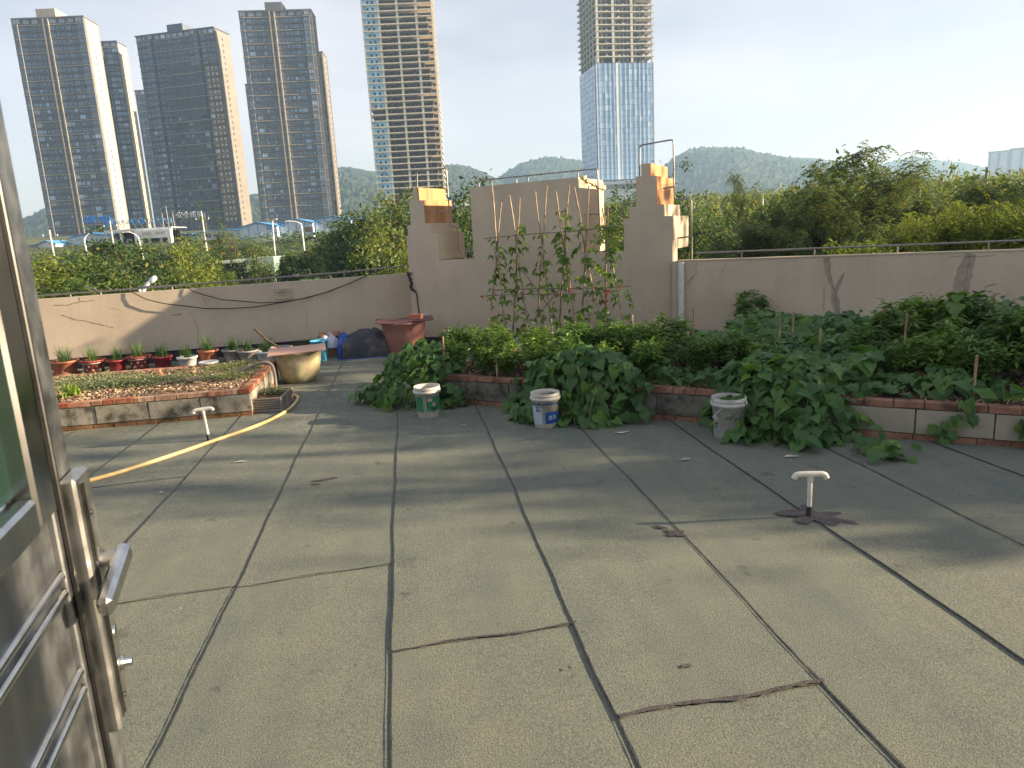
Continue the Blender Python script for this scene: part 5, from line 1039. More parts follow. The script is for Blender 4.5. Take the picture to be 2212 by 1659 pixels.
def spray_tree(seed, rx, h, n_spray, mt, up_=.35, leafL=.14, flat=.5):
    """tree with forking limbs and drooping feather-shaped leaf sprays"""
    rr = random.Random(seed); r = np.random.default_rng(seed); mb = MB(); tips = []
    def grow(p, d, L, rad, lvl):
        q = p+d*L; m = p+d*L*.5+Vector((rr.gauss(0, .05), rr.gauss(0, .05), rr.gauss(0, .03)))*L; mb.tube([p, m, q], [rad, rad*.82, rad*.62], 6 if lvl < 2 else 4, cap=False)
        if lvl >= 2: tips.append(m); tips.append(q)
        if lvl == 4: return
        for k in range(3 if lvl < 3 else 2):
            a = rr.uniform(0, 6.28); sp = rr.uniform(.35, .85); nd = (d+Vector((math.cos(a)*sp, math.sin(a)*sp, rr.uniform(-.15, .15)))).normalized(); nd.z = nd.z*flat+up_*(.7 if lvl > 1 else 1.1); nd.normalize(); grow(q, nd, L*rr.uniform(.6, .85), rad*.58, lvl+1)
    grow(Vector((0, 0, -1)), Vector((0, 0, 1)), h*.40+1, .15, 0)
    T = np.array([tuple(t) for t in tips]); zmax = T[:, 2].max(); sx = rx/np.abs(T[:, :2]).max(); sz = h/zmax
    V = []; nl = 7
    idx = r.integers(0, len(T), n_spray); base = T[idx]+r.normal(0, .22, (n_spray, 3)); a = r.uniform(0, 6.283, n_spray); L = leafL*3.6*r.uniform(.7, 1.3, n_spray)
    base[:, :2] *= min(1.3, max(.7, sx)); base[:, 2] *= sz
    Ps = []; Us = []; 
    for k in range(nl):
        t = (k+.5)/nl; px = np.cos(a)*L*t; py = np.sin(a)*L*t; pz = .18*L*t-.75*L*t*t
        for sgn in (-1, 1):
            dx = -np.sin(a)*sgn; dy = np.cos(a)*sgn; Ps.append(base+np.stack([px+dx*leafL*.42, py+dy*leafL*.42, pz-.03*leafL], 1)); Us.append(np.stack([dx+np.cos(a)*.5, dy+np.sin(a)*.5, np.full(n_spray, -.45)], 1))
    P = np.concatenate(Ps); U = np.concatenate(Us); U /= np.linalg.norm(U, axis=1)[:, None]; n = len(P); W = np.cross(U, np.stack([r.normal(0, .3, n), r.normal(0, .3, n), np.ones(n)], 1)); W /= np.linalg.norm(W, axis=1)[:, None]
    s = leafL*r.uniform(.8, 1.2, n)[:, None]; V = quads_np(P, U, W, s, s*.38, .05)
    mb.v = [(v[0]*min(1.3, max(.7, sx)), v[1]*min(1.3, max(.7, sx)), v[2]*sz) for v in mb.v]
    return np_mesh('crown', V, np.arange(4*n).reshape(n, 4), M[mt]), mb.mesh('trunk', M['bark']), h, rx
KINDS['spray'] = [spray_tree(s, 4.2, 9.0, 1500, 'tree_c', leafL=.19) for s in (7, 8)]+[spray_tree(9, 4.2, 9.0, 1900, 'tree_a', leafL=.145)]
KINDS['umbrella'] = [spray_tree(31, 4.0, 8.0, 700, 'tree_c', up_=.22, leafL=.17, flat=.35)]
KINDS['lime'] = [spray_tree(41, 2.0, 6.5, 700, 'tree_l', up_=.8, leafL=.16, flat=.9)]
tree_n = 0
def tree(kd, az, D, ztop, rad, label, group, var=None, x=None, y=None):
    """a tree seen at azimuth az (degrees from straight ahead), D metres off, crown top at ztop"""
    global tree_n; tree_n += 1
    if x is None: x, y = D*math.sin(R(az)), D*math.cos(R(az))
    K = KINDS[kd]; cm, tm, h0, r0 = K[(tree_n if var is None else var) % len(K)]; g = ground_z(x, y); h = ztop-g
    t = thing('tree', label, 'tree', (x, y, g), random.Random(tree_n).random()*6.28, group); sx = rad/r0; sz = h/h0
    put('crown', cm, t, sc=(sx, sx, sz)); put('trunk', tm, t, sc=(sx, sx, sz)); return t
def el(D, slope): return 2.05+D*slope
words_side = ['beside the steel door', 'behind the leaning railing post', 'below the first highrise', 'under the blue roof sign', 'beside the tall street lamp', 'below the white gateway', 'under the gate sign', 'in front of the dark shed', 'beside the lawn', 'by the twin street lamps']
near = [  # along the outside of the parapet, leafy street trees
 ('yellow', -25.5, 42, -.012, 2.4, 'yellow green street tree right behind the steel door edge'), ('round', -23.6, 46, -.018, 2.5, 'green street tree over the parapet beside the steel door'), ('yellow', -22.0, 40, -.010, 2.2, 'bright yellow green tree behind the first railing post'), ('round', -20.2, 44, -.004, 2.4, 'green tree beyond the loose railing end'),
 ('round', -18.6, 40, -.014, 2.3, 'low green tree just over the sunlit parapet next to the near curved lamp'), ('olive', -16.8, 50, -.002, 2.8, 'broad olive tree straight behind the near curved lamp'), ('yellow', -15.6, 44, -.006, 1.7, 'bright green tree behind the second railing post'), ('yellow', -14.0, 48, -.014, 1.3, 'small bright tree in front of the dark shed'), ('olive', -10.9, 50, -.008, 1.15, 'slender olive tree covering the dark shed'), ('round', -18.9, 50, -.020, 1.5, 'small tree just above the parapet beside the near curved lamp'),
 ('column', -3.4, 36, -.004, 1.4, 'pale olive cone-shaped tree standing by itself over the parapet'), ('olive', -.8, 34, .002, 1.7, 'olive tree close beside the smaller stepped pier'), ('olive', -1.9, 40, .006, 1.8, 'second olive tree by the smaller stepped pier')]
for kd, az, D, sl_, rad, lab in near: tree(kd, az, D, el(D, sl_), rad, lab, 'street trees beyond the parapet')
mid = [('round', -25.2, 75, -.004, 3.2), ('dark', -23.6, 78, -.006, 3.2), ('yellow', -24.6, 66, .0, 2.8), ('column', -21.0, 80, .028, 2.7), ('round', -22.3, 72, -.006, 2.6), ('dark', -19.6, 86, -.002, 3.2), ('round', -18.4, 92, .004, 2.8), ('round', -17.0, 88, .002, 2.8), ('olive', -15.6, 84, .012, 2.6), ('round', -14.2, 96, .008, 3.0), ('dark', -12.9, 104, .006, 2.8), ('olive', -11.4, 104, .002, 2.8), ('dark', -10.0, 106, -.006, 2.6),
 ('column', -8.6, 98, -.006, 2.2), ('column', -7.0, 100, -.004, 2.2), ('column', -6.2, 104, -.006, 2.2), ('dark', -5.4, 96, .006, 3.0), ('dark', -4.4, 80, .026, 3.4), ('round', -3.2, 76, .034, 3.6), ('round', -2.0, 72, .044, 3.4), ('olive', -.6, 66, .050, 3.2), ('olive', .4, 60, .052, 2.8), ('dark', -4.0, 60, .006, 2.6), ('dark', -2.7, 58, .010, 2.4),
 ('round', 3.4, 46, .050, 2.4), ('dark', 4.6, 50, .054, 2.6), ('round', 5.6, 56, .050, 2.8), ('dark', 3.0, 38, .018, 1.9), ('dark', 4.4, 36, .012, 1.9), ('round', 5.4, 38, .008, 1.9), ('dark', 6.4, 44, .04, 2.4),
 ('dark', 15.6, 60, .026, 2.8), ('olive', 16.6, 50, .022, 2.2), ('dark', 17.8, 66, .040, 3.0), ('yellow', 16.2, 40, -.01, 1.8), ('yellow', 17.6, 42, .0, 1.9), ('round', 18.8, 52, .03, 2.4), ('yellow', 15.4, 52, .008, 2.2), ('dark', 20.6, 56, .052, 2.6)]
MC = {}
for i, (kd, az, D, sl_, rad) in enumerate(mid):
    nm = {'round': 'round green', 'dark': 'dark green', 'yellow': 'yellow green', 'column': 'cone-shaped', 'olive': 'olive green'}[kd]
    where = 'rising behind the street trees beside the steel door' if az < -21.5 else 'below the first highrise' if az < -17 else 'in front of the white site gateway' if az < -13.5 else 'around the dark shed' if az < -9.3 else 'on the lawn beside the twin street lamps' if az < -5.8 else 'massed below the unfinished tower' if az < 1 else 'seen in the gap beside the smaller stepped pier' if az < 8 else 'seen in the gap between the block and the tall pier'
    key_ = (nm, where); MC[key_] = MC.get(key_, 0)+1; od = ['', 'second ', 'third ', 'fourth ', 'fifth '][MC[key_]-1]
    t = tree(kd, az, D, el(D, sl_), rad, f'{od}{nm} tree {where}', f'{nm} trees {where}')
for az, D, sl_, rad, lab in [(-22.2, 118, .024, 2.6, 'thin pale tree before the blue-roofed sheds by the first utility pole'), (-15.2, 92, .040, 2.5, 'tall thin feathery olive tree in front of the white gateway'), (-13.4, 100, .056, 2.4, 'tall sparse light green tree below the middle highrise'), (-12.4, 98, .044, 1.8, 'sparse young tree beside the white wall hut'), (-5.0, 74, .028, 2.0, 'thin bare-twigged tree in front of the blue-trimmed huts'), (-1.2, 74, .058, 2.0, 'tall sparse tree topping the mass under the unfinished tower')]:
    tree('thin', az, D, el(D, sl_), rad, lab, None)
rt = [('dark', 20.8, 60, .060, 2.3, 'dark round-topped tree rising beside the tall stepped pier'), ('round', 21.6, 46, .012, 1.8, 'green tree beside the lower steps of the tall pier'), ('yellow', 23.0, 58, .006, 1.6, 'small yellow green tree behind the pier side of the shaded parapet'), ('round', 22.4, 52, .0, 1.9, 'leafy tree close above the shaded parapet by the pier'),
 ('olive', 24.6, 60, .004, 2.3, 'olive tree beside the globe lamp'), ('dark', 25.4, 64, .012, 2.5, 'dark tree behind the globe lamp'), ('umbrella', 27.2, 46, .060, 1.9, 'flat-crowned umbrella-shaped tree with visible branches'), ('spray', 29.6, 34, .014, 2.8, 'wide dark feathery tree leaning over the shaded parapet'), ('spray', 33.0, 33, .074, 3.4, 'largest feathery tree with forked limbs, standing highest against the hills'), ('spray', 31.0, 36, .040, 2.4, 'feathery tree at the shoulder of the largest one'),
 ('spray', 36.0, 36, .016, 2.4, 'feathery tree beside the far blue roofs'), ('spray', 35.0, 30, .004, 2.2, 'low feathery tree in front of the far blue roofs'), ('spray', 40.8, 38, .022, 2.4, 'feathery tree below the distant pale towers'), ('spray', 43.6, 34, .052, 3.0, 'tall feathery tree in front of the distant pale towers'), ('spray', 47.5, 34, .030, 2.8, 'feathery tree at the shaded end of the parapet'), ('spray', 42.0, 46, .030, 2.8, 'feathery tree filling the gap under the far hill'),
 ('spray', 27.2, 32, -.004, 2.0, 'low feathery tree just over the shaded parapet'), ('spray', 38.0, 26, -.006, 2.0, 'dark low feathery tree behind the lime young trees'), ('lime', 37.6, 23, .0, 1.1, 'lime green young tree, first of three over the shaded railing'), ('lime', 40.2, 22, .010, 1.2, 'lime green young tree, second and pointed, over the shaded railing'), ('lime', 43.2, 21, .0, 1.3, 'lime green young tree, third over the shaded railing'), ('lime', 34.6, 24, -.03, 1.0, 'short lime green sapling top just over the railing'), ('olive', 39.3, 52, .036, 1.4, 'golden-tipped tree between the blue roofs and the distant towers'),
 ('dark', 28.6, 52, .01, 2.6, 'dark tree in the shade behind the umbrella-shaped one'), ('dark', 30.8, 50, .012, 2.6, 'dark tree in the shade behind the widest feathery one'), ('dark', 37.4, 48, .002, 2.6, 'dark tree under the far blue roofs'), ('dark', 40.0, 34, -.01, 2.6, 'dark tree filling behind the young lime trees'), ('dark', 44.6, 36, .0, 2.8, 'dark tree at the shaded end behind the feathery ones')]
rt += [('olive', 31.6, 37, .036, 2.4, 'rounded crown packed against the highest feathery tree, umbrella tree side'), ('olive', 33.4, 36, .052, 2.2, 'rounded crown filling the middle of the highest feathery tree'), ('olive', 35.0, 37, .030, 2.3, 'rounded crown below the far blue roofs'), ('olive', 29.8, 38, .016, 2.4, 'rounded crown below the umbrella-shaped tree'), ('round', 28.4, 42, .006, 2.0, 'round green crown behind the first railing post of the shaded parapet'),
 ('olive', 43.4, 38, .016, 2.7, 'rounded crown beneath the distant pale towers'), ('olive', 41.3, 44, .022, 2.4, 'rounded crown below the far hill dip'), ('olive', 47.2, 44, .030, 2.4, 'rounded tall crown where the shaded parapet leaves the view'), ('round', 24.0, 54, .012, 1.8, 'round green crown between the pier and the globe lamp')]
for kd, az, D, sl_, rad, lab in rt: tree(kd, az, D, el(D, sl_), rad, lab, None)
# trees outside the frame beyond the shaded parapet; they shade the roof
for i, (x, y, zt, rad) in enumerate([(x_, y_, .287*(x_+.2)+(.25 if y_ < 4.5 else -.1 if y_ < 6 else -.45), r_) for x_, y_, r_ in [(21, 4.0, 3.0), (20.5, 2.7, 1.3), (22.5, 2.3, 1.2), (22, 5.3, 3.3), (21, 7.4, 3.0), (23, 9.4, 3.0), (26, 3.4, 3.2), (26, 1.9, 1.3), (26, 4.9, 3.4), (27, 7.4, 3.4), (31, 3.0, 3.2), (31, 1.4, 1.3), (31, 4.3, 3.6), (32, 7, 3.6), (24, 4.3, 3.0), (29, 9.6, 3.2)]]):
    tree('spray' if i in (0, 4, 12) else 'dark', 0, 0, zt, rad, 'feathery tree outside the shaded parapet, beyond the view', 'feathery trees beyond the view', x=x, y=y, var=i)
def clump_mass(name, label, cat, centers, size, mt, seed, npc=70, rx=2.5, rz=1.8):
    r = np.random.default_rng(seed); C = np.array(centers); n0 = len(C); sub = np.repeat(C, 7, 0); d = r.normal(size=(len(sub), 3)); d /= np.linalg.norm(d, axis=1)[:, None]; d[:, 2] = np.abs(d[:, 2]); S = sub+d*np.array([rx, rx, rz])*r.uniform(.5, 1, (len(sub), 1))
    P = np.repeat(S, npc//7, 0); n = len(P); P = P+r.normal(0, rx*.22, (n, 3)); a = r.uniform(0, 6.283, n); e = r.normal(0, .6, n); U = np.stack([np.cos(a)*np.cos(e), np.sin(a)*np.cos(e), np.sin(e)], 1); W = np.cross(U, np.stack([r.normal(0, .5, n), r.normal(0, .5, n), np.ones(n)], 1)); W /= np.linalg.norm(W, axis=1)[:, None]
    s = size*r.uniform(.5, 1.4, n)[:, None]; o = put(name, np_mesh(name, quads_np(P, U, W, s, s*.7, .1), np.arange(4*n).reshape(n, 4), mt)); return tag(o, label, cat, kind='stuff')
rr = random.Random(3); cs = []
for _ in range(420): az = rr.uniform(-27, 1); D = rr.uniform(112, 169); x, y = D*math.sin(R(az)), D*math.cos(R(az)); cs.append((x, y, ground_z(x, y)))
clump_mass('bank_shrubs', 'dense shrubs covering the bank between the street trees and the building site', 'shrubs', cs, .5, M['tree_a'], 5, 77, 2.8, 1.5)
cs = []
for _ in range(420): az = rr.uniform(19, 47); D = rr.uniform(95, 240); x, y = D*math.sin(R(az)), D*math.cos(R(az)); cs.append((x, y, max(ground_z(x, y), 0)+(D-95)*.012))
clump_mass('woodland', 'low scrubby woodland spreading between the feathery trees and the hills', 'woodland', cs, .9, M['tree_c'], 6, 77, 4.0, 2.6)
cs = []
for _ in range(260): az = rr.uniform(1, 20); D = rr.uniform(100, 300); x, y = D*math.sin(R(az)), D*math.cos(R(az)); cs.append((x, y, ground_z(x, y)))
clump_mass('woodland', 'dark woodland in the gaps of the stepped wall', 'woodland', cs, .9, M['tree_a'], 7, 77, 4.0, 3.2)
# ------------------------------------------------------------------ hills
def hill(name, prof, D, depth, seed, amp, foot=12):
    D *= 1.9; depth *= 1.9; amp *= 1.5; foot = 20
    """wooded ridge: prof = [(azimuth deg, slope of the skyline)] at distance D; falls away in front and behind"""
    azs = np.linspace(prof[0][0], prof[-1][0], int((prof[-1][0]-prof[0][0])*6)); sl_ = np.interp(azs, [p[0] for p in prof], [p[1] for p in prof]); r = np.random.default_rng(seed)
    k = 130; T = np.linspace(-1, 1, k); V = []; ph = r.uniform(0, 6, 10)
    for j, t in enumerate(T):
        for i, a in enumerate(azs):
            d = D+t*depth; x, y = d*math.sin(R(a)), d*math.cos(R(a)); ztop = 2.05+D*sl_[i]; f = math.cos(t*math.pi/2)**1.15
            sp = 1+.10*math.sin(a*.9+ph[0]+t*3)*abs(t)*(1-abs(t)**.5*0)*(abs(t))
            z = foot+(ztop-foot)*f*sp + amp*f*.0
            und = amp*(math.sin(x*.011+ph[1])*math.sin(y*.013+ph[2]))*abs(t)*(1-abs(t))*.8
            V.append((x, y, z+und+r.uniform(-1, 1)*amp*.16*(f+.2)+max(0, r.normal(0, 1)-.5)*amp*.17*(f > .25)))
    n = len(azs); i = (np.arange(k-1)[:, None]*n+np.arange(n-1)[None, :]).ravel()
    return tag(put(name, np_mesh(name, V, np.stack([i, i+1, i+n+1, i+n], 1), M['hill'], smooth=False)), kind='structure')
hill('hill', [(-32, .0), (-27, .025), (-25.33, .042), (-23.9, .053), (-22, .052), (-19, .02), (-17.5, .0)], 1000, 420, 1, 12)
hill('hill', [(-19, .0), (-14, .045), (-12.4, .050), (-11.5, .060), (-10.4, .062), (-7, .075), (-4.54, .092), (-3.35, .092), (-1.5, .084), (1.5, .088), (3.7, .091), (5.1, .089), (6.5, .080), (8, .064), (9.5, .04), (11, .0)], 900, 420, 2, 12)
hill('hill', [(4.5, .0), (6.5, .055), (7.6, .067), (8.6, .080), (9.8, .089), (11.6, .0935), (12.9, .092), (14.4, .086), (17, .068), (20, .04), (22, .0)], 1050, 420, 3, 13)
hill('hill', [(16, .0), (18.5, .05), (20, .068), (21.2, .083), (22.4, .0925), (23.7, .0920), (26, .089), (27.6, .079), (29.2, .072), (31.1, .062), (34.4, .048), (38, .02), (40, .0)], 1000, 420, 4, 13)
hill('hill', [(25, .0), (28, .055), (29.2, .0735), (31.0, .070), (33, .060), (34.4, .052), (36.4, .0595), (37.5, .061), (39.1, .053), (40.2, .050), (41.3, .043), (43.5, .034), (47, .03), (50, .0)], 1700, 600, 5, 16)
hill('hill', [(34, .0), (35.6, .022), (36.6, .034), (37.3, .040), (38.3, .036), (39.5, .027), (41, .030), (42.0, .036), (44, .036), (47, .02), (49, .0)], 1150, 330, 6, 9)

# ------------------------------------------------------------------ highrises
def win_mesh(w, h, mt, split=True, fr=.07):
    """window proud of the wall: frame, pane and a mullion, centred, facing -Y"""
    mb = MB(); mb.box(-w/2, -.02, -h/2, w/2, .25, h/2, 0)
    mb.box(-w/2-fr, -.10, -h/2-fr, w/2+fr, .0, -h/2, 1); mb.box(-w/2-fr, -.10, h/2, w/2+fr, .0, h/2+fr, 1); mb.box(-w/2-fr, -.10, -h/2, -w/2, .0, h/2, 1); mb.box(w/2, -.10, -h/2, w/2+fr, .0, h/2, 1)
    if split: mb.box(-.03, -.06, -h/2, .03, -.015, h/2, 1)
    return mb.mesh('window', [mt, M['win_frame']])
WT = {'s': (win_mesh(.9, 1.4, M['win'], False), 0), 'm': (win_mesh(1.5, 1.6, M['win']), 0), 'l': (win_mesh(2.6, 1.9, M['win']), 0), 'b': (win_mesh(3.4, 2.3, M['win']), 0), 'p': (win_mesh(2.6, 1.9, M['win_pale']), 0), 'S': (win_mesh(.7, 1.2, M['win'], False), 0)}
def add_windows(t, items, W2=None):
    """items: (kind, x, y, z, rz). The first 300 are parts, the rest one joined stuff part"""
    rest = {}
    for i, (k, x, y, z, rz) in enumerate(items):
        if i < 300: put('window', WT[k][0], t, (x, y, z), (0, 0, rz))
        else: rest.setdefault(k, []).append((x, y, z, rz))
    if rest:
        V = []; F = []; MI = []
        for k, L in rest.items():
            me = WT[k][0]; bv = np.array([v.co[:] for v in me.vertices]); bf = np.array([p.vertices[:] for p in me.polygons]); mi = np.array([p.material_index for p in me.polygons])
            for x, y, z, rz in L:
                c, s = math.cos(rz), math.sin(rz); q = bv.copy(); q[:, 0], q[:, 1] = bv[:, 0]*c-bv[:, 1]*s+x, bv[:, 0]*s+bv[:, 1]*c+y; q[:, 2] += z; F.append(bf+sum(len(a) for a in V)); V.append(q); MI.append(mi)
        tag(put('windows', np_mesh('windows', np.concatenate(V), np.concatenate(F), [M['win'], M['win_frame']], np.concatenate(MI)), t), kind='stuff')
def tower(label, FL, FR, z0, H, depth, cols, pil, nf=33, side='cream', pent=(.35, .55), base=8, body=None, nwin=True, bays=()):
    a = Vector((*FL, 0)); b = Vector((*FR, 0)); W = (b-a).length; rz = math.atan2((b-a).y, (b-a).x); rr = random.Random(int(W*100))
    t = thing('highrise', label, 'highrise', (a.x, a.y, z0-base), rz, 'highrise towers beyond the building site'); body = body or M['facade']; fh = H/nf; b0 = base
    MB().box(0, 0, 0, W, depth, H+base-.4).build('tower_body', body, t)
    MB().box(-.3, -.5, H+base-.4, W+.3, depth+.3, H+base+.3).build('roof_slab', body, t)
    if pent: MB().box(W*pent[0], 1, H+base+.3, W*pent[1], depth-1, H+base+4.2).build('roof_house', M['band'] if side == 'cream' else body, t)
    bandm = MB().box(-.35, -.38, -.16, W+.2, 0, .16).mesh('floor_band', M['band'])
    for f in range(2, nf, 2): put('floor_band', bandm, t, (0, 0, b0+f*fh))
    mb = MB()
    for f in range(1, nf): mb.box(0, -.12, b0+f*fh-.12, W, 0.0, b0+f*fh+.05)
    tag(mb.build('floor_joint', M['win_frame'], t), kind='stuff')
    for p in pil: MB().box(p*W-.28, -.75, 0, p*W+.28, 0, H+base-.5).build('pilaster', M['band'], t)
    for (p0, p1) in bays:   # projecting glazed bay stacks: corner lines every two floors step out
        mb = MB(); mb.box(p0*W, -.9, 0, p1*W, 0, H+base-.5); mb.build('bay_stack', body, t)
        for f in range(2, nf, 2): MB().box(p0*W-.2, -1.15, b0+f*fh-.15, p1*W+.2, -.88, b0+f*fh+.15).build('bay_band', M['band'], t)
    inb = lambda x: next((-.9 for p0, p1 in bays if p0*W <= x <= p1*W), 0)
    items = []
    for f in range(nf):
        top = f == nf-1
        for k, x in cols:
            xx = x*W; kk = k
            if top: continue
            if k == 'l' and rr.random() < .10: kk = 'p'
            items.append((kk, xx, inb(xx)-.02, b0+f*fh+fh*.52, 0))
    if top:
        n = int(W/3.6)
        for i in range(n):
            x = (i+.5)*W/n
            if any(abs(x-p*W) < 1.6 for p in pil): continue
            items.insert(0, ('p', x, inb(x)-.03, b0+(nf-1)*fh+fh*.5, 0))
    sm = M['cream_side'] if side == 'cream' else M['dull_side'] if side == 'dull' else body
    MB().box(W, .1, 0, W+.25, depth-.1, H+base-.9).build('side_wall', sm, t)
    mb = MB()
    for f in range(0, nf-1): items.append(('S', W+.27, depth*.45, b0+f*fh+fh*.5, math.pi/2))
    if side == 'cream':
        for y0 in (.3, depth-.9): MB().box(W+.25, y0, 0, W+.5, y0+.5, H+base-1).build('side_pilaster', M['band'], t)
    add_windows(t, items); return t
c1 = [('m', .045), ('l', .12), ('s', .185), ('s', .235), ('m', .29), ('s', .36), ('l', .54), ('m', .61), ('m', .68), ('l', .765), ('s', .83), ('m', .88), ('l', .95)]
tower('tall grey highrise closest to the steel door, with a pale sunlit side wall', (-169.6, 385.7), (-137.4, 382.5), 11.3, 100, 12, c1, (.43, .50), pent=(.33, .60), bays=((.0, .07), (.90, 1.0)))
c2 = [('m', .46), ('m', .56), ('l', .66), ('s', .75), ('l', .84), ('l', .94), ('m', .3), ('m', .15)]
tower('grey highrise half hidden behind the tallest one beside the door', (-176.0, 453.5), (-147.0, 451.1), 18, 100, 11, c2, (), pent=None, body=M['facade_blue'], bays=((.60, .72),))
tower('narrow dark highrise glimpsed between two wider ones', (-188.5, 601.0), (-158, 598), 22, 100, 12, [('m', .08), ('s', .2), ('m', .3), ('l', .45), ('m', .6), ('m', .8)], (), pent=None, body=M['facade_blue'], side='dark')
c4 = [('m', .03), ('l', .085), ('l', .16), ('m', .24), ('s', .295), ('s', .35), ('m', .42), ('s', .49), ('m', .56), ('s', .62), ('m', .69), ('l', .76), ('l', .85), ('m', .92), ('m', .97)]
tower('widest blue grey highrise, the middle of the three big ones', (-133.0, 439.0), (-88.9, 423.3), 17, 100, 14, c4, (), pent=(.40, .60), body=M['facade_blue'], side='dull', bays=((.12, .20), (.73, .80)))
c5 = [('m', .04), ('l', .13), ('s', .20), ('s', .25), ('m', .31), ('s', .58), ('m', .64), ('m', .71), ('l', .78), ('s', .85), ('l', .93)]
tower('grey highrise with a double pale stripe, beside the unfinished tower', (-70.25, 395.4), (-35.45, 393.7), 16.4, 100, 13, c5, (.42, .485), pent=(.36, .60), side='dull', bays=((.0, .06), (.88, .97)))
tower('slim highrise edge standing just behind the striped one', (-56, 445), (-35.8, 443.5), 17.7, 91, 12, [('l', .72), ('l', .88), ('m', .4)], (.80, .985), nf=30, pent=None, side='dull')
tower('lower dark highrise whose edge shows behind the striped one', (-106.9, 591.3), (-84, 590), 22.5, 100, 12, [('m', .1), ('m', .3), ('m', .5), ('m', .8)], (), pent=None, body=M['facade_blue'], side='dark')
# unfinished concrete tower
def slab_tower(t, W, D, z0, z1, fh, cols, slabm, rail=True, back=.35, round_r=True):
    n = int(round((z1-z0)/fh)); sm = MB(); sm.box(-.5, -.9, -.32, W+.5, D, .18)
    if round_r:
        pass
    me = sm.mesh('floor_slab', slabm); 
    for f in range(n+1): put('floor_slab', me, t, (0, 0, z0+f*fh))
    for x, w in cols: MB().box(x*W-w/2, -.55, z0, x*W+w/2, .5, z1).build('column', slabm, t)
    MB().box(.6, D*back, z0, W-.6, D-.5, z1).build('core_wall', M['dark_room'], t)
    return n
ut = thing('unfinished_tower', 'unfinished concrete tower with open floors and one column of blue filmed windows', 'highrise', (-10.37, 391.2, 10), math.atan2(-3.7, 34.3))
W = 34.5; fh = 3.05; n = slab_tower(ut, W, 22, 9.7, 9.7+fh*39, fh, [(.0, .7), (.235, 1.0), (.50, 1.1), (.775, 1.2), (1.0, .6)], M['concrete'], back=.2)
part_m = MB().box(-.12, 0, 0, .12, 4.0, fh).mesh('partition', M['inner_brick']); low_m = MB().box(-3.9, -.78, .18, 3.9, -.70, .62).mesh('edge_rail', M['inner_brick'])
filmm = [MB().box(-1.0, -.1, 0, 1.0, .1, 2.3).mesh('filmed_window', M['film']) for _ in range(1)]
hole = MB().box(-.45, -.16, 0, .45, -.09, 1.3).mesh('opening_shade', M['dark_room'])  # box in front of the panel, coloured dark as the shade of an opening
wallp = MB().box(-3.9, -.3, 0, 3.9, -.1, 2.75).mesh('wall_panel', M['hut_wall'])
rr = random.Random(12)
for f in range(n):
    z = 9.7+f*fh
    if f not in (14, 15) and f > 0:
        put('wall_panel', wallp, ut, (4.1, 0, z+.15)); 
        for q in range(3): put('filmed_window', filmm[0], ut, (1.5+q*2.6, -.32, z+.35))
        for q in range(2): put('opening_shade', hole, ut, (2.9+q*2.5, -.35, z+.4))
    if f < 30:
        for x in (.31, .40, .45, .58, .66, .70, .84, .92): 
            if rr.random() < .8: put('partition', part_m, ut, (x*W+rr.uniform(-.4, .4), .5, z))
    for x in (.37, .635, .885): put('edge_rail', low_m, ut, (x*W, 0, z+.05), sc=(1.0 if x < .8 else .75, 1, .4))
tag(ut.children[0], None)
# glass tower with bare top
gt = thing('glass_tower', 'tower clad in pale blue glass below and bare concrete floors above, on a white podium', 'highrise', (120.2, 431.0, 14), math.atan2(1.5, 35.5))
W = 35.5; Dp = 35; zg0, zg1 = 17.0, 83.0; fh = 3.3; nfl = int((zg1-zg0)/fh); fh = (zg1-zg0)/nfl
MB().box(.3, .3, 0, W-.3, Dp, zg1-.4).build('tower_core', M['facade_blue'], gt)
xs_ = [0, 1.6, 3.4, 5.2, 6.9, 8.1, 9.4, 10.6, 12.0, 14.6, 15.9, 17.6, 18.9, 20.2, 22.0, 23.5, 25.2, 26.4, 27.6, 28.8, 30.0, 31.5, 33.2, 35.5]
pan = {}
cnt_ = 0; stuff_items = []
for f in range(nfl):
    for i, (a_, b_) in enumerate(zip(xs_, xs_[1:])):
        w = b_-a_-.14; key = round(w, 2)
        if key not in pan: pan[key] = MB().box(-w/2, -.06, 0, w/2, .25, fh-.22).mesh('glass_pane', M['curtain'])
        if cnt_ < 300 and f >= nfl-14: put('glass_pane', pan[key], gt, ((a_+b_)/2, .02, zg0+f*fh), (rr.uniform(-.006, .006), 0, rr.uniform(-.012, .012))); cnt_ += 1
        else: stuff_items.append((a_+.07, b_-.07, zg0+f*fh, fh-.22))
mb = MB()
for a_, b_, z, h in stuff_items: mb.box(a_, -.06+rr.uniform(-.02, .02), z, b_, .25, z+h)
tag(mb.build('glass_panes', M['curtain'], gt), kind='stuff')
for i, x in enumerate(xs_[1:-1]):
    if i % 2 == 0 or i in (6, 7): MB().box(x-.13, -.32, zg0, x+.13, .02, zg1).build('mullion', M['mullion'], gt)
MB().box(12.1, -.12, zg0, 14.5, -.07, zg1).build('dull_strip', M['hut_wall'], gt)
mb = MB()
for f in range(nfl): 
    for j in range(6):
        y = 3+j*5.3; mb.box(-.02, y, zg0+f*fh, .35, y+4.9, zg0+f*fh+fh-.25)
        if rr.random() < .35: mb.add([(-.02, y+1, zg0+f*fh+.4), (-.6, y+1.9, zg0+f*fh+.4), (-.02, y+1.9, zg0+f*fh+1.9)], [(0, 1, 2)])
tag(mb.build('side_panes', M['curtain'], gt), kind='stuff')
MB().box(-.2, -.2, zg0, .3, .9, zg1+3).build('corner_fin', M['mullion'], gt); MB().box(W-.3, -.2, zg0, W+.35, 1.5, zg1+.3).build('corner_fin', M['mullion'], gt)
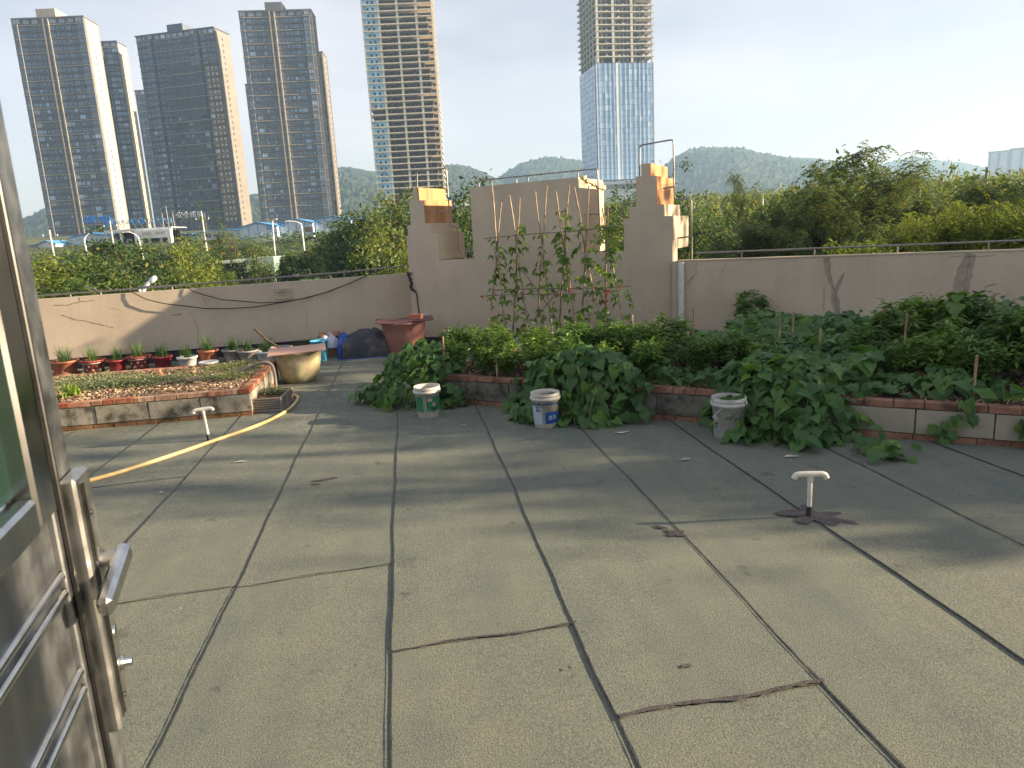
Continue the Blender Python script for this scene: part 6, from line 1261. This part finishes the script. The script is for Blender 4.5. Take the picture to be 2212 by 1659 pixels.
up_z = zg1; fu = 3.45; me = MB().box(-.3, -.7, -.38, W+.2, Dp, .2).mesh('floor_slab', M['concrete_grey'])
for f in range(1, 17): put('floor_slab', me, gt, (0, 0, up_z+f*fu))
for x, w in ((.03, 1.4), (.30, 1.4), (.62, 1.4), (.97, .8)): MB().box(x*W-w/2, -.5, up_z, x*W+w/2, .6, up_z+16*fu).build('column', M['concrete_grey'], gt)
for y in (6, 12, 18, 24, 30): MB().box(-.15, y-.4, up_z, .6, y+.4, up_z+16*fu).build('column', M['concrete_grey'], gt)
MB().box(1.5, 6, up_z, W-1.5, Dp-1, up_z+16*fu).build('core_wall', M['dark_room'], gt)
for f in range(16):
    for x in (.13, .2, .36, .43, .49, .56, .70, .78, .86):
        if rr.random() < .75: MB().box(x*W-.12, .8, up_z+f*fu, x*W+.12, 5, up_z+(f+1)*fu).build('partition', M['concrete_grey'], gt)
    for x in (.38, .46, .54, .18, .80): 
        if rr.random() < .7: MB().box(x*W, -.2, up_z+f*fu+.2, x*W+.7+rr.random(), .4, up_z+f*fu+.6+.5*rr.random()).build('stacked_blocks', M['band'], gt)
pd = thing('podium_building', 'low white podium building with louvre strips at the foot of the glass tower', 'building', (118.0, 422.5, 9), math.atan2(-4.0, 27))
MB().box(0, 0, 0, 46, 30, 20.4).build('podium_wall', M['podium'], pd)
for z in (16.2, 16.9, 17.6, 18.3): MB().box(2, -.3, z, 44, 0, z+.4).build('louvre', M['louvre'], pd)
for i in range(9): MB().box(.1, -.06, 1.5*i+1.5, 45.9, 0, 1.5*i+1.56).build('panel_joint', M['louvre'], pd)
for i in range(6):
    for j in range(3): MB().box(20+i*2.0, -.2, 5.5+j*2.6, 21.5+i*2.0, 0, 7.5+j*2.6).build('window', M['win'], pd)
# ------------------------------------------------------------------ distant pale towers, white sheds, blue roofs
for i, (x, y, w, rz, zt, lab) in enumerate([(994, 1123, 30, -.75, 94, 'first of two pale balconied towers far off at the hill foot'), (1016, 1103, 34, -.75, 96, 'second pale balconied tower, close behind the far feathery tree')]):
    t = thing('distant_tower', lab, 'highrise', (x, y, 22), rz)
    MB().box(0, 0, 0, w, 18, zt-22).build('tower_body', M['roof_tower'], t); MB().box(-1, -1.5, zt-22, w+1, 18, zt-20.5).build('roof_slab', M['facade'], t)
    for xx in (.36, .64): 
        for f in range(19): MB().box(w*xx-2.4, -1.4, 2+f*3.6, w*xx+2.4, 0, 3.2+f*3.6).build('balcony', M['podium'], t)
    for xx in (.48, .05, .95): MB().box(w*xx-1.6, -.4, 0, w*xx+1.6, 0, zt-23).build('recess_shade', M['louvre'], t)  # strips stand proud, darker grey put in for the shade of a recess
for (x, y, z, w, h, d, lab) in [(20.5, 352, 13.8, 14, 5.2, 10, 'low white shed far off in the gap beside the smaller pier'), (27.5, 348, 13.8, 9, 4.6, 10, 'white rounded tank-like building in the gap beside the block'), (24.5, 330, 11.5, 10, 2.6, 6, 'small white sheds below the far white shed')]:
    t = thing('white_shed', lab, 'shed', (x, y, z-3)); MB().box(0, 0, 0, w, d, h+3).build('shed_wall', M['white_wall'], t); MB().box(-.4, -.4, h+3, w+.4, d, h+3.4).build('shed_roof', M['podium'], t)
for i, (x, y, lab) in enumerate([(130.3, 177.5, 'first far blue sheet roof among the tree tops'), (134.2, 174.2, 'second far blue sheet roof behind the thin lamp'), (138.2, 170.6, 'third far blue sheet roof among the tree tops')]):
    t = thing('blue_roofed_shed', lab, 'shed', (x, y, 4.3), R(-42)); MB().box(0, 0, -8, 4.0, 5, .2).build('shed_wall', M['white_wall'], t)
    mb = MB(); mb.prism([(-.2, -.4, .2), (-.2, 4.2, 2.1), (-.2, 4.2, 2.25), (-.2, -.4, .35)], (4.3, 0, 0)); mb.build('sheet_roof', M['blue_roof'], t)
MB
rd = thing('elevated_road', 'pale concrete edge of a far road below the blue sheet roofs', 'road', (126, 172, 2.2), R(-42)); MB().box(-6, 0, 0, 30, 6, .9).build('road_edge', M['concrete_grey'], rd)
# ------------------------------------------------------------------ building site: gabled huts, gate, walls
def hut(label, x, y, z, w, d, h, rise, rz, trim=True, wm='hut_wall', wins=(), door=None, logo=None, group=None):
    t = thing('site_hut', label, 'hut', (x, y, z), rz, group); g = 3.0
    mb = MB(); mb.prism([(0, 0, -g), (w, 0, -g), (w, 0, h), (w/2, 0, h+rise), (0, 0, h)], (0, d, 0)); mb.build('hut_wall', M[wm], t)
    for s in (0, 1):
        a = (-.3, h-.12) if s == 0 else (w/2, h+rise+.05); b = (w/2, h+rise+.05) if s == 0 else (w+.3, h-.12)
        mb = MB(); mb.prism([(a[0], -.4, a[1]), (b[0], -.4, b[1]), (b[0], -.4, b[1]+.16), (a[0], -.4, a[1]+.16)], (0, d+.8, 0)); mb.build('roof_sheet', M['blue_roof'], t)
    if trim:
        for x0 in [0, w*.25, w*.5, w*.75, w-.12]: MB().box(x0, -.05, 0, x0+.12, 0, h+ (rise*(1-abs(x0/w-.5)*2))*.95).build('trim', M['blue_trim'], t)
        MB().box(0, -.06, 0, w, -.005, .12).build('trim', M['blue_trim'], t)
        for x0 in (0, w*.25, w*.5, w*.75): MB().tube([(x0+.1, -.03, .15), (x0+w*.25-.1, -.03, h*.95)], .04, 4).build('brace', M['white_metal'], t)
    for (x0, z0, ww, hh, mt) in wins:
        o = MB().box(x0, -.08, z0, x0+ww, -.06, z0+hh).build('window_pane', M[mt], t); MB().box(x0-.08, -.06, z0-.08, x0+ww+.08, -.01, z0+hh+.08).build('window_frame', M['blue_trim'], o)
    if logo: MB().lathe([(0, 0), (.42, 0), (.42, .04), (0, .05)], 20).build('round_logo', M['sky_blue_letter'], t, (logo[0], -.06, logo[1]), (R(90), 0, 0)); MB().lathe([(0, 0), (.2, 0), (0, .02)], 16).build('round_logo', M['white_metal'], t, (logo[0], -.115, logo[1]), (R(90), 0, 0))
    return t
hz = R(-6)
hut('first blue-trimmed gabled site hut beside the low white walled one', -36.2, 171.3, 4.3, 8.5, 14, 2.4, .9, hz, logo=(6.9, 2.1)); hut('second blue-trimmed gabled site hut, behind a tall street lamp', -27.4, 172.4, 4.5, 7.5, 14, 2.6, .9, hz, logo=(.9, 2.4), wins=((5.6, .6, 1.6, 1.0, 'brown'),))
hut('third blue-trimmed gabled site hut, between the twin street lamps', -19.6, 173.2, 4.6, 8.3, 14, 2.7, 1.0, hz, logo=(.9, 2.3), wins=((2.6, 1.2, 1.6, 1.4, 'win_pale'), (6.9, .9, 1.2, .9, 'brown')))
hut('fourth and longest blue-trimmed site hut with brown window openings', -11.0, 174.2, 4.6, 15.5, 12, 3.1, .8, hz, logo=(4.8, 2.4), wins=((2.4, 1.7, .9, .9, 'sky_blue_letter'), (6.6, 1.6, 2.0, 1.1, 'brown'), (11.6, 1.7, 2.0, 1.1, 'brown')))
hut('long white hut with blue roof and small windows near the thin tall tree', -48.0, 181.5, 3.4, 12, 9, 2.9, .5, hz, False, 'white_wall', wins=((2.2, 1.6, .9, .8, 'blue_trim'), (4.6, 1.4, 1.6, .8, 'win'), (7.5, 1.7, .8, .7, 'blue_trim'), (9.6, 1.5, 1.2, .7, 'win')))
hut('low blue-roofed shed beside the gateway', -57.5, 186, 3.2, 9, 9, 2.8, .3, hz, False, 'hut_wall')
hut('long low blue-roofed shed under the first highrise, closest to the steel door', -89, 180.5, 1.6, 15, 12, 3.4, .3, R(-10), False, 'white_wall'); hut('pale grey site shed with a blue ridge beside the open concrete frame', -74.5, 178.2, 1.6, 9.0, 10, 5.0, .7, R(-8), False, 'hut_wall')
hut('low blue sheet roof in front of the open concrete frame', -73.0, 158, 1.0, 9.5, 5, 1.9, .2, R(-8), False, 'shed')
hut('small white shed with a rounded end beside the utility pole', -80.5, 176, 1.8, 4, 6, 3.6, .6, R(-10), False, 'white_wall')
cf = thing('concrete_frame', 'open white concrete frame of a two-storey building with dark bays', 'building', (-66.3, 176.8, 1.2), R(-8))
for x in (0, 3.3, 6.6, 9.6, 12.2, 14.6): MB().box(x-.25, 0, -2, x+.25, .5, 6.2).build('frame_column', M['white_wall'], cf)
for z in (.6, 6.0): MB().box(-.3, -.05, z, 15, .55, z+.45).build('frame_beam', M['white_wall'], cf)
MB().box(0, 4, -2, 15, 4.4, 6).build('back_wall', M['dark_room'], cf); MB().box(-.3, 0, 6.45, 15, 8, 6.6).build('frame_roof', M['white_wall'], cf)
for x, z in ((1.3, 3.6), (4.6, 3.4), (13, 4.4)): MB().box(x, -.1, z, x+1.1, 0, z+1.0).build('white_board', M['win_pale'], cf)
gw = thing('gateway', 'white square site gateway with faint lettering and a blue foot', 'gateway', (-59.6, 174.8, .0), R(-7))
MB().box(0, 0, -1, 1.5, 1.2, 7.2).build('gate_pier', M['white_wall'], gw); MB().box(7.3, 0, -1, 8.1, 1.2, 7.3).build('gate_pier', M['white_wall'], gw)
MB().box(1.5, 0, 5.5, 7.3, 1.2, 7.3).build('gate_beam', M['white_wall'], gw); MB().box(.2, -.06, 1.2, 1.4, 0, 3.6).build('blue_panel', M['sky_blue_letter'], gw)
put('lettering', text_mesh('SPEED · TRUST', .8, M['ink_brown'], .01), gw, (4.4, -.05, 6.5), (R(90), 0, 0))
tag(put('hoarding', MB().box(0, 0, -2, 34, .3, 1.9).mesh('hoarding', M['white_wall']), None, (-52.5, 166.5, 1.6), (0, 0, R(-4))), 'low white site wall running along the top of the shrub bank', 'wall')
tag(put('hoarding', MB().box(0, 0, -2, 7, .3, 1.7).mesh('hoarding', M['podium']), None, (-29.5, 164.5, 2.6), (0, 0, R(-4))), 'short white wall piece in front of the third hut', 'wall')
fe = thing('picket_fence', 'white picket fence on the bank below the fourth hut', 'fence', (-13.6, 166, 2.3), R(-4))
for i in range(18): MB().box(i*.42, 0, 0, i*.42+.12, .06, 1.9).build('picket', M['white_metal'], fe)
for z in (.4, 1.5): MB().box(0, .06, z, 7.4, .12, z+.1).build('rail', M['white_metal'], fe)
fe2 = copy_tree(fe); fe2.location = (-31.5, 164, 2.0); fe2['label'] = 'white picket fence on the bank below the second hut'
sg = thing('roof_sign', 'blue four-character sign on the lower floors of the first highrise', 'sign', (-72.5, 190, 9.9), R(-8))
for i, ch in enumerate('品质保证'): put('character', text_mesh(ch, 1.75, M['sky_blue_letter'], .08), sg, (i*1.62+(.5 if i > 1 else 0)-2.8, 0, .9), (R(90), 0, 0))
for i in range(4): MB().box(-3.2+i*1.9, .1, -6, -3.1+i*1.9, .2, 1.2).build('sign_strut', M['steel_dark'], sg)
sg2 = thing('roof_sign', 'row of blue characters on struts above the gateway', 'sign', (-67.5, 205, 9.6), R(-8))
for i, ch in enumerate('中国建筑第五工程局'): put('character', text_mesh(ch, 1.5, M['sky_blue_letter'], .08), sg2, (i*1.75-7, 0, .8), (R(90), 0, 0))
for i in range(10): MB().tube([(-8+i*1.75, .2, -6), (-8+i*1.75, .2, 1.4)], .06, 4).tube([(-8+i*1.75, .2, 1.2), (-7.2+i*1.75, 2, -2)], .05, 4).build('sign_strut', M['steel_rail'], sg2)
MB().box(-9.6, 0, .1, -8.3, .1, 1.5).build('sign_logo', M['sky_blue_letter'], sg2)
sg3 = thing('roof_sign', 'white characters on struts beside the thin flagpoles', 'sign', (-55.0, 205, 10.8), R(-8))
for i, ch in enumerate('安全质量'): put('character', text_mesh(ch, 1.7, M['ink_white'], .15), sg3, (i*1.8-3, 0, .8), (R(90), 0, 0))
for i in range(5): MB().tube([(-4+i*1.9, .2, -6), (-4+i*1.9, .2, 1.2)], .05, 4).build('sign_strut', M['steel_rail'], sg3)
for i, (x, lab) in enumerate([(-60.0, 'first thin flagpole between the roof signs'), (-58.8, 'second and tallest thin flagpole between the roof signs'), (-57.4, 'third thin flagpole between the roof signs')]):
    tag(MB().tube([(x, 198, 4), (x-.1, 198, 12.2+(i == 1)*1.6)], [.16, .08], 6).build('flagpole', M['steel_rail']), lab, 'flagpole')
# ------------------------------------------------------------------ lamps, poles, shed, lawn, cars
def lamp(label, base, top, arm, head, name='street_lamp', grp='street lamps', r=.10):
    t = thing(name, label, 'street lamp', base, 0, grp); b = Vector(base); T_ = Vector(top)-b; A = Vector(arm)
    MB().tube(smooth([(0, 0, 0), T_*.5, T_*.93, T_*.985+A*.12, T_+A*.45+Vector((0, 0, .05)), T_+A], 5), [r*1.0]*16+[r*.65]*10, 8).build('lamp_post', M['white_metal'], t)
    h = T_+A; d = A.normalized(); MB().box(-.05, -.14, -.06, head, .14, .06, bev=.04).build('lamp_head', M['white_metal'], t, h, (0, 0, math.atan2(d.y, d.x)))
    return t
def onxy(az, D, z): return (D*math.sin(R(az)), D*math.cos(R(az)), z)
def gb(az, D): p = onxy(az, D, 0); return (*p[:2], ground_z(*p[:2]))
lamp('tall white street lamp in front of the second blue-trimmed hut', gb(-9.65, 118), onxy(-9.5, 118, 6.1), (.5, -.5, .1), .5); lamp('tall white street lamp beside the lawn, below the third hut', gb(-7.42, 104), onxy(-7.45, 104, 5.1), (-1.5, -.2, .3), .55)
lamp('curved white street lamp under the first highrise near the blue signs', gb(-21.8, 98), onxy(-21.9, 98, 4.3), (1.2, 0, .7), .6); lamp('curved white street lamp leaning beside the gateway foot', gb(-18.3, 108), onxy(-18.6, 108, 4.4), (-1.0, 0, .6), .5)
nl = thing('street_lamp', 'close white curved lamp head poking up just behind the sunlit parapet', 'street lamp', (-7.22, 20.9, -4.22)); MB().tube(smooth([(0, 0, 0), (.02, 0, 4.9), (.05, 0, 5.15), (.14, 0, 5.36), (.27, 0, 5.5)], 5), .055, 12).build('lamp_post', M['white_metal'], nl)
hd_ = MB().lathe([(0, -.30), (.08, -.28), (.135, -.12), (.155, .04), (.13, .19), (.06, .27), (0, .28)], 20, sx=1, sy=.75).build('lamp_head', M['white_metal'], nl, (.38, 0, 5.57), (0, R(52), 0), .5)
lamp('thin grey street lamp in front of the second far blue roof', gb(37.75, 100), onxy(37.75, 100, 5.2), (1.4, -1.0, .7), .5, r=.11)
cl = thing('street_lamp', 'white curved lamp arm showing through the feathery trees', 'street lamp', gb(37.1, 30)); g0 = gb(37.1, 30)[2]; MB().tube(smooth([(0, 0, 0), (0, 0, .5-g0), (.05, -.03, 1.0-g0), (.25, -.2, 1.35-g0)], 5), .06, 10).build('lamp_post', M['pvc'], cl); MB().tube([(.2, -.15, 1.3-g0), (.5, -.4, 1.5-g0)], [.07, .05], 8).build('lamp_head', M['pvc'], cl)
gl = thing('globe_lamp', 'small street lamp with a warm white globe among the trees by the pier', 'street lamp', gb(26.0, 80)); g0 = gb(26.0, 80)[2]; MB().tube([(0, 0, 0), (0, 0, 1.3-g0)], .07, 8).build('lamp_post', M['steel_rail'], gl); MB().lathe([(0, -.3), (.2, -.24), (.32, 0), (.2, .24), (0, .3)], 18).build('lamp_globe', M['cream_side'], gl, (0, 0, 1.55-g0))
def upole(label, az, D, ztop, arms):
    t = thing('utility_pole', label, 'utility pole', gb(az, D)); g0 = gb(az, D)[2]; MB().tube([(0, 0, 0), (0, 0, ztop-g0)], [.2, .12], 8).build('pole_shaft', M['concrete_grey'], t)
    for k in range(arms): MB().box(-.9, -.06, ztop-g0-.9-k*.9, .9, .06, ztop-g0-.8-k*.9).build('cross_arm', M['steel_rail'], t)
    for sx in (-.85, .85): MB().lathe([(0, 0), (.07, 0), (.05, .25), (0, .28)], 8).build('insulator', M['white_metal'], t, (sx, 0, ztop-g0-.8))
upole('concrete utility pole with one cross arm, nearer the steel door', -23.8, 110, 5.7, 1); upole('concrete utility pole with two cross arms below the blue sign', -20.2, 118, 6.9, 2); upole('concrete utility pole beside the tall thin light green tree', -14.3, 112, 7.2, 2)
tag(MB().tube([onxy(41.54, 150, -2), onxy(41.48, 150, 8.9)], [.3, .22], 8).build('mast', M['facade']), 'dark vertical mast at the foot of the distant pale towers', 'mast')
tag(MB().tube([onxy(27.6, 90, -2), onxy(27.6, 90, 4.6)], [.14, .1], 8).build('white_post', M['white_metal']), 'thin white post beside the umbrella-shaped tree', 'post')
sd = thing('dark_shed', 'dark green flat-roofed shed with pale fascia half hidden by slender trees', 'shed', (-22.3, 93.5, -4), R(-3))
MB().box(0, 0, 0, 4.2, 6, 4.4).build('shed_wall', M['shed'], sd); MB().box(4.2, 1.5, 0, 6.3, 6, 3.6).build('shed_wall', M['shed'], sd); MB().box(-.2, -.3, 4.4, 3.0, 6, 4.75).build('roof_edge', M['podium'], sd); MB().box(3.0, -.3, 3.2, 6.4, 6.2, 4.9).build('fascia', M['shed_pale'], sd)
MB().box(5.9, .0, 0, 6.3, .4, 3.2).build('shed_post', M['shed_pale'], sd); MB().box(.6, -.06, .4, 3.4, 0, 3.9).build('roller_door', M['skirt'], sd)
V = []; 
for i in range(13):
    for j in range(9): az = -10.6+i*.42; D = 92+j*5; x, y = D*math.sin(R(az)), D*math.cos(R(az)); V.append((x, y, ground_z(x, y)+.45+.02*j))
i_ = (np.arange(8)[None, :]+np.arange(12)[:, None]*9).ravel(); tag(put('lawn', np_mesh('lawn', V, np.stack([i_, i_+9, i_+10, i_+1], 1), M['lawn'])), kind='structure')
def car(label, x, y, rz, grp=None):
    g = ground_z(x, y)+.5; t = thing('parked_car', label, 'car', (x, y, g), rz, grp)
    prof = [(-2.2, .35), (-2.25, .7), (-2.0, .95), (-1.5, 1.0), (-1.0, 1.42), (-.3, 1.5), (.6, 1.45), (1.25, 1.0), (2.0, .85), (2.25, .6), (2.2, .35)]
    mb = MB(); mb.prism([(a, -.85, b) for a, b in prof], (0, 1.7, 0)); mb.build('car_body', M['car_white'], t)
    mb = MB(); mb.prism([(-1.35, -.87, 1.02), (-.95, -.87, 1.36), (.5, -.87, 1.38), (1.05, -.87, 1.02)], (0, 1.74, 0)); mb.build('side_window', M['win'], t)
    for sx in (-1.35, 1.35):
        for sy in (-.85, .72): MB().lathe([(0, 0), (.2, 0), (.32, .01), (.32, .13), (0, .13)], 18).build('wheel', M['black'], t, (sx, sy+.13, .32), (R(90), 0, 0))
car('white car parked under the tree beside the parapet top, close to the pier', -8.4, 103, .2); car('white car parked by the dark shed and the lawn', -15.0, 112, .1)
tag(MB().lathe([(0, 0), (.5, .1), (.9, .3), (.7, .5), (0, .6)], 20).build('white_dome', M['white_metal'], None, (-1.8, 27.5, .2)), 'small white rounded cap just showing over the parapet by the pier', 'dish')
# ------------------------------------------------------------------ air
HZ = bpy.data.materials.new('haze_air'); HZ.use_nodes = True; n_ = HZ.node_tree.nodes; n_.clear(); mo = n_.new('ShaderNodeOutputMaterial'); pv = n_.new('ShaderNodeVolumePrincipled')
pv.inputs['Color'].default_value = (.48, .72, 1.0, 1); pv.inputs['Density'].default_value = .00030; pv.inputs['Anisotropy'].default_value = .25; HZ.node_tree.links.new(pv.outputs[0], mo.inputs['Volume'])
tag(MB().box(-5100, -3100, -30, 5100, 6100, 157).build('haze', HZ), kind='stuff')
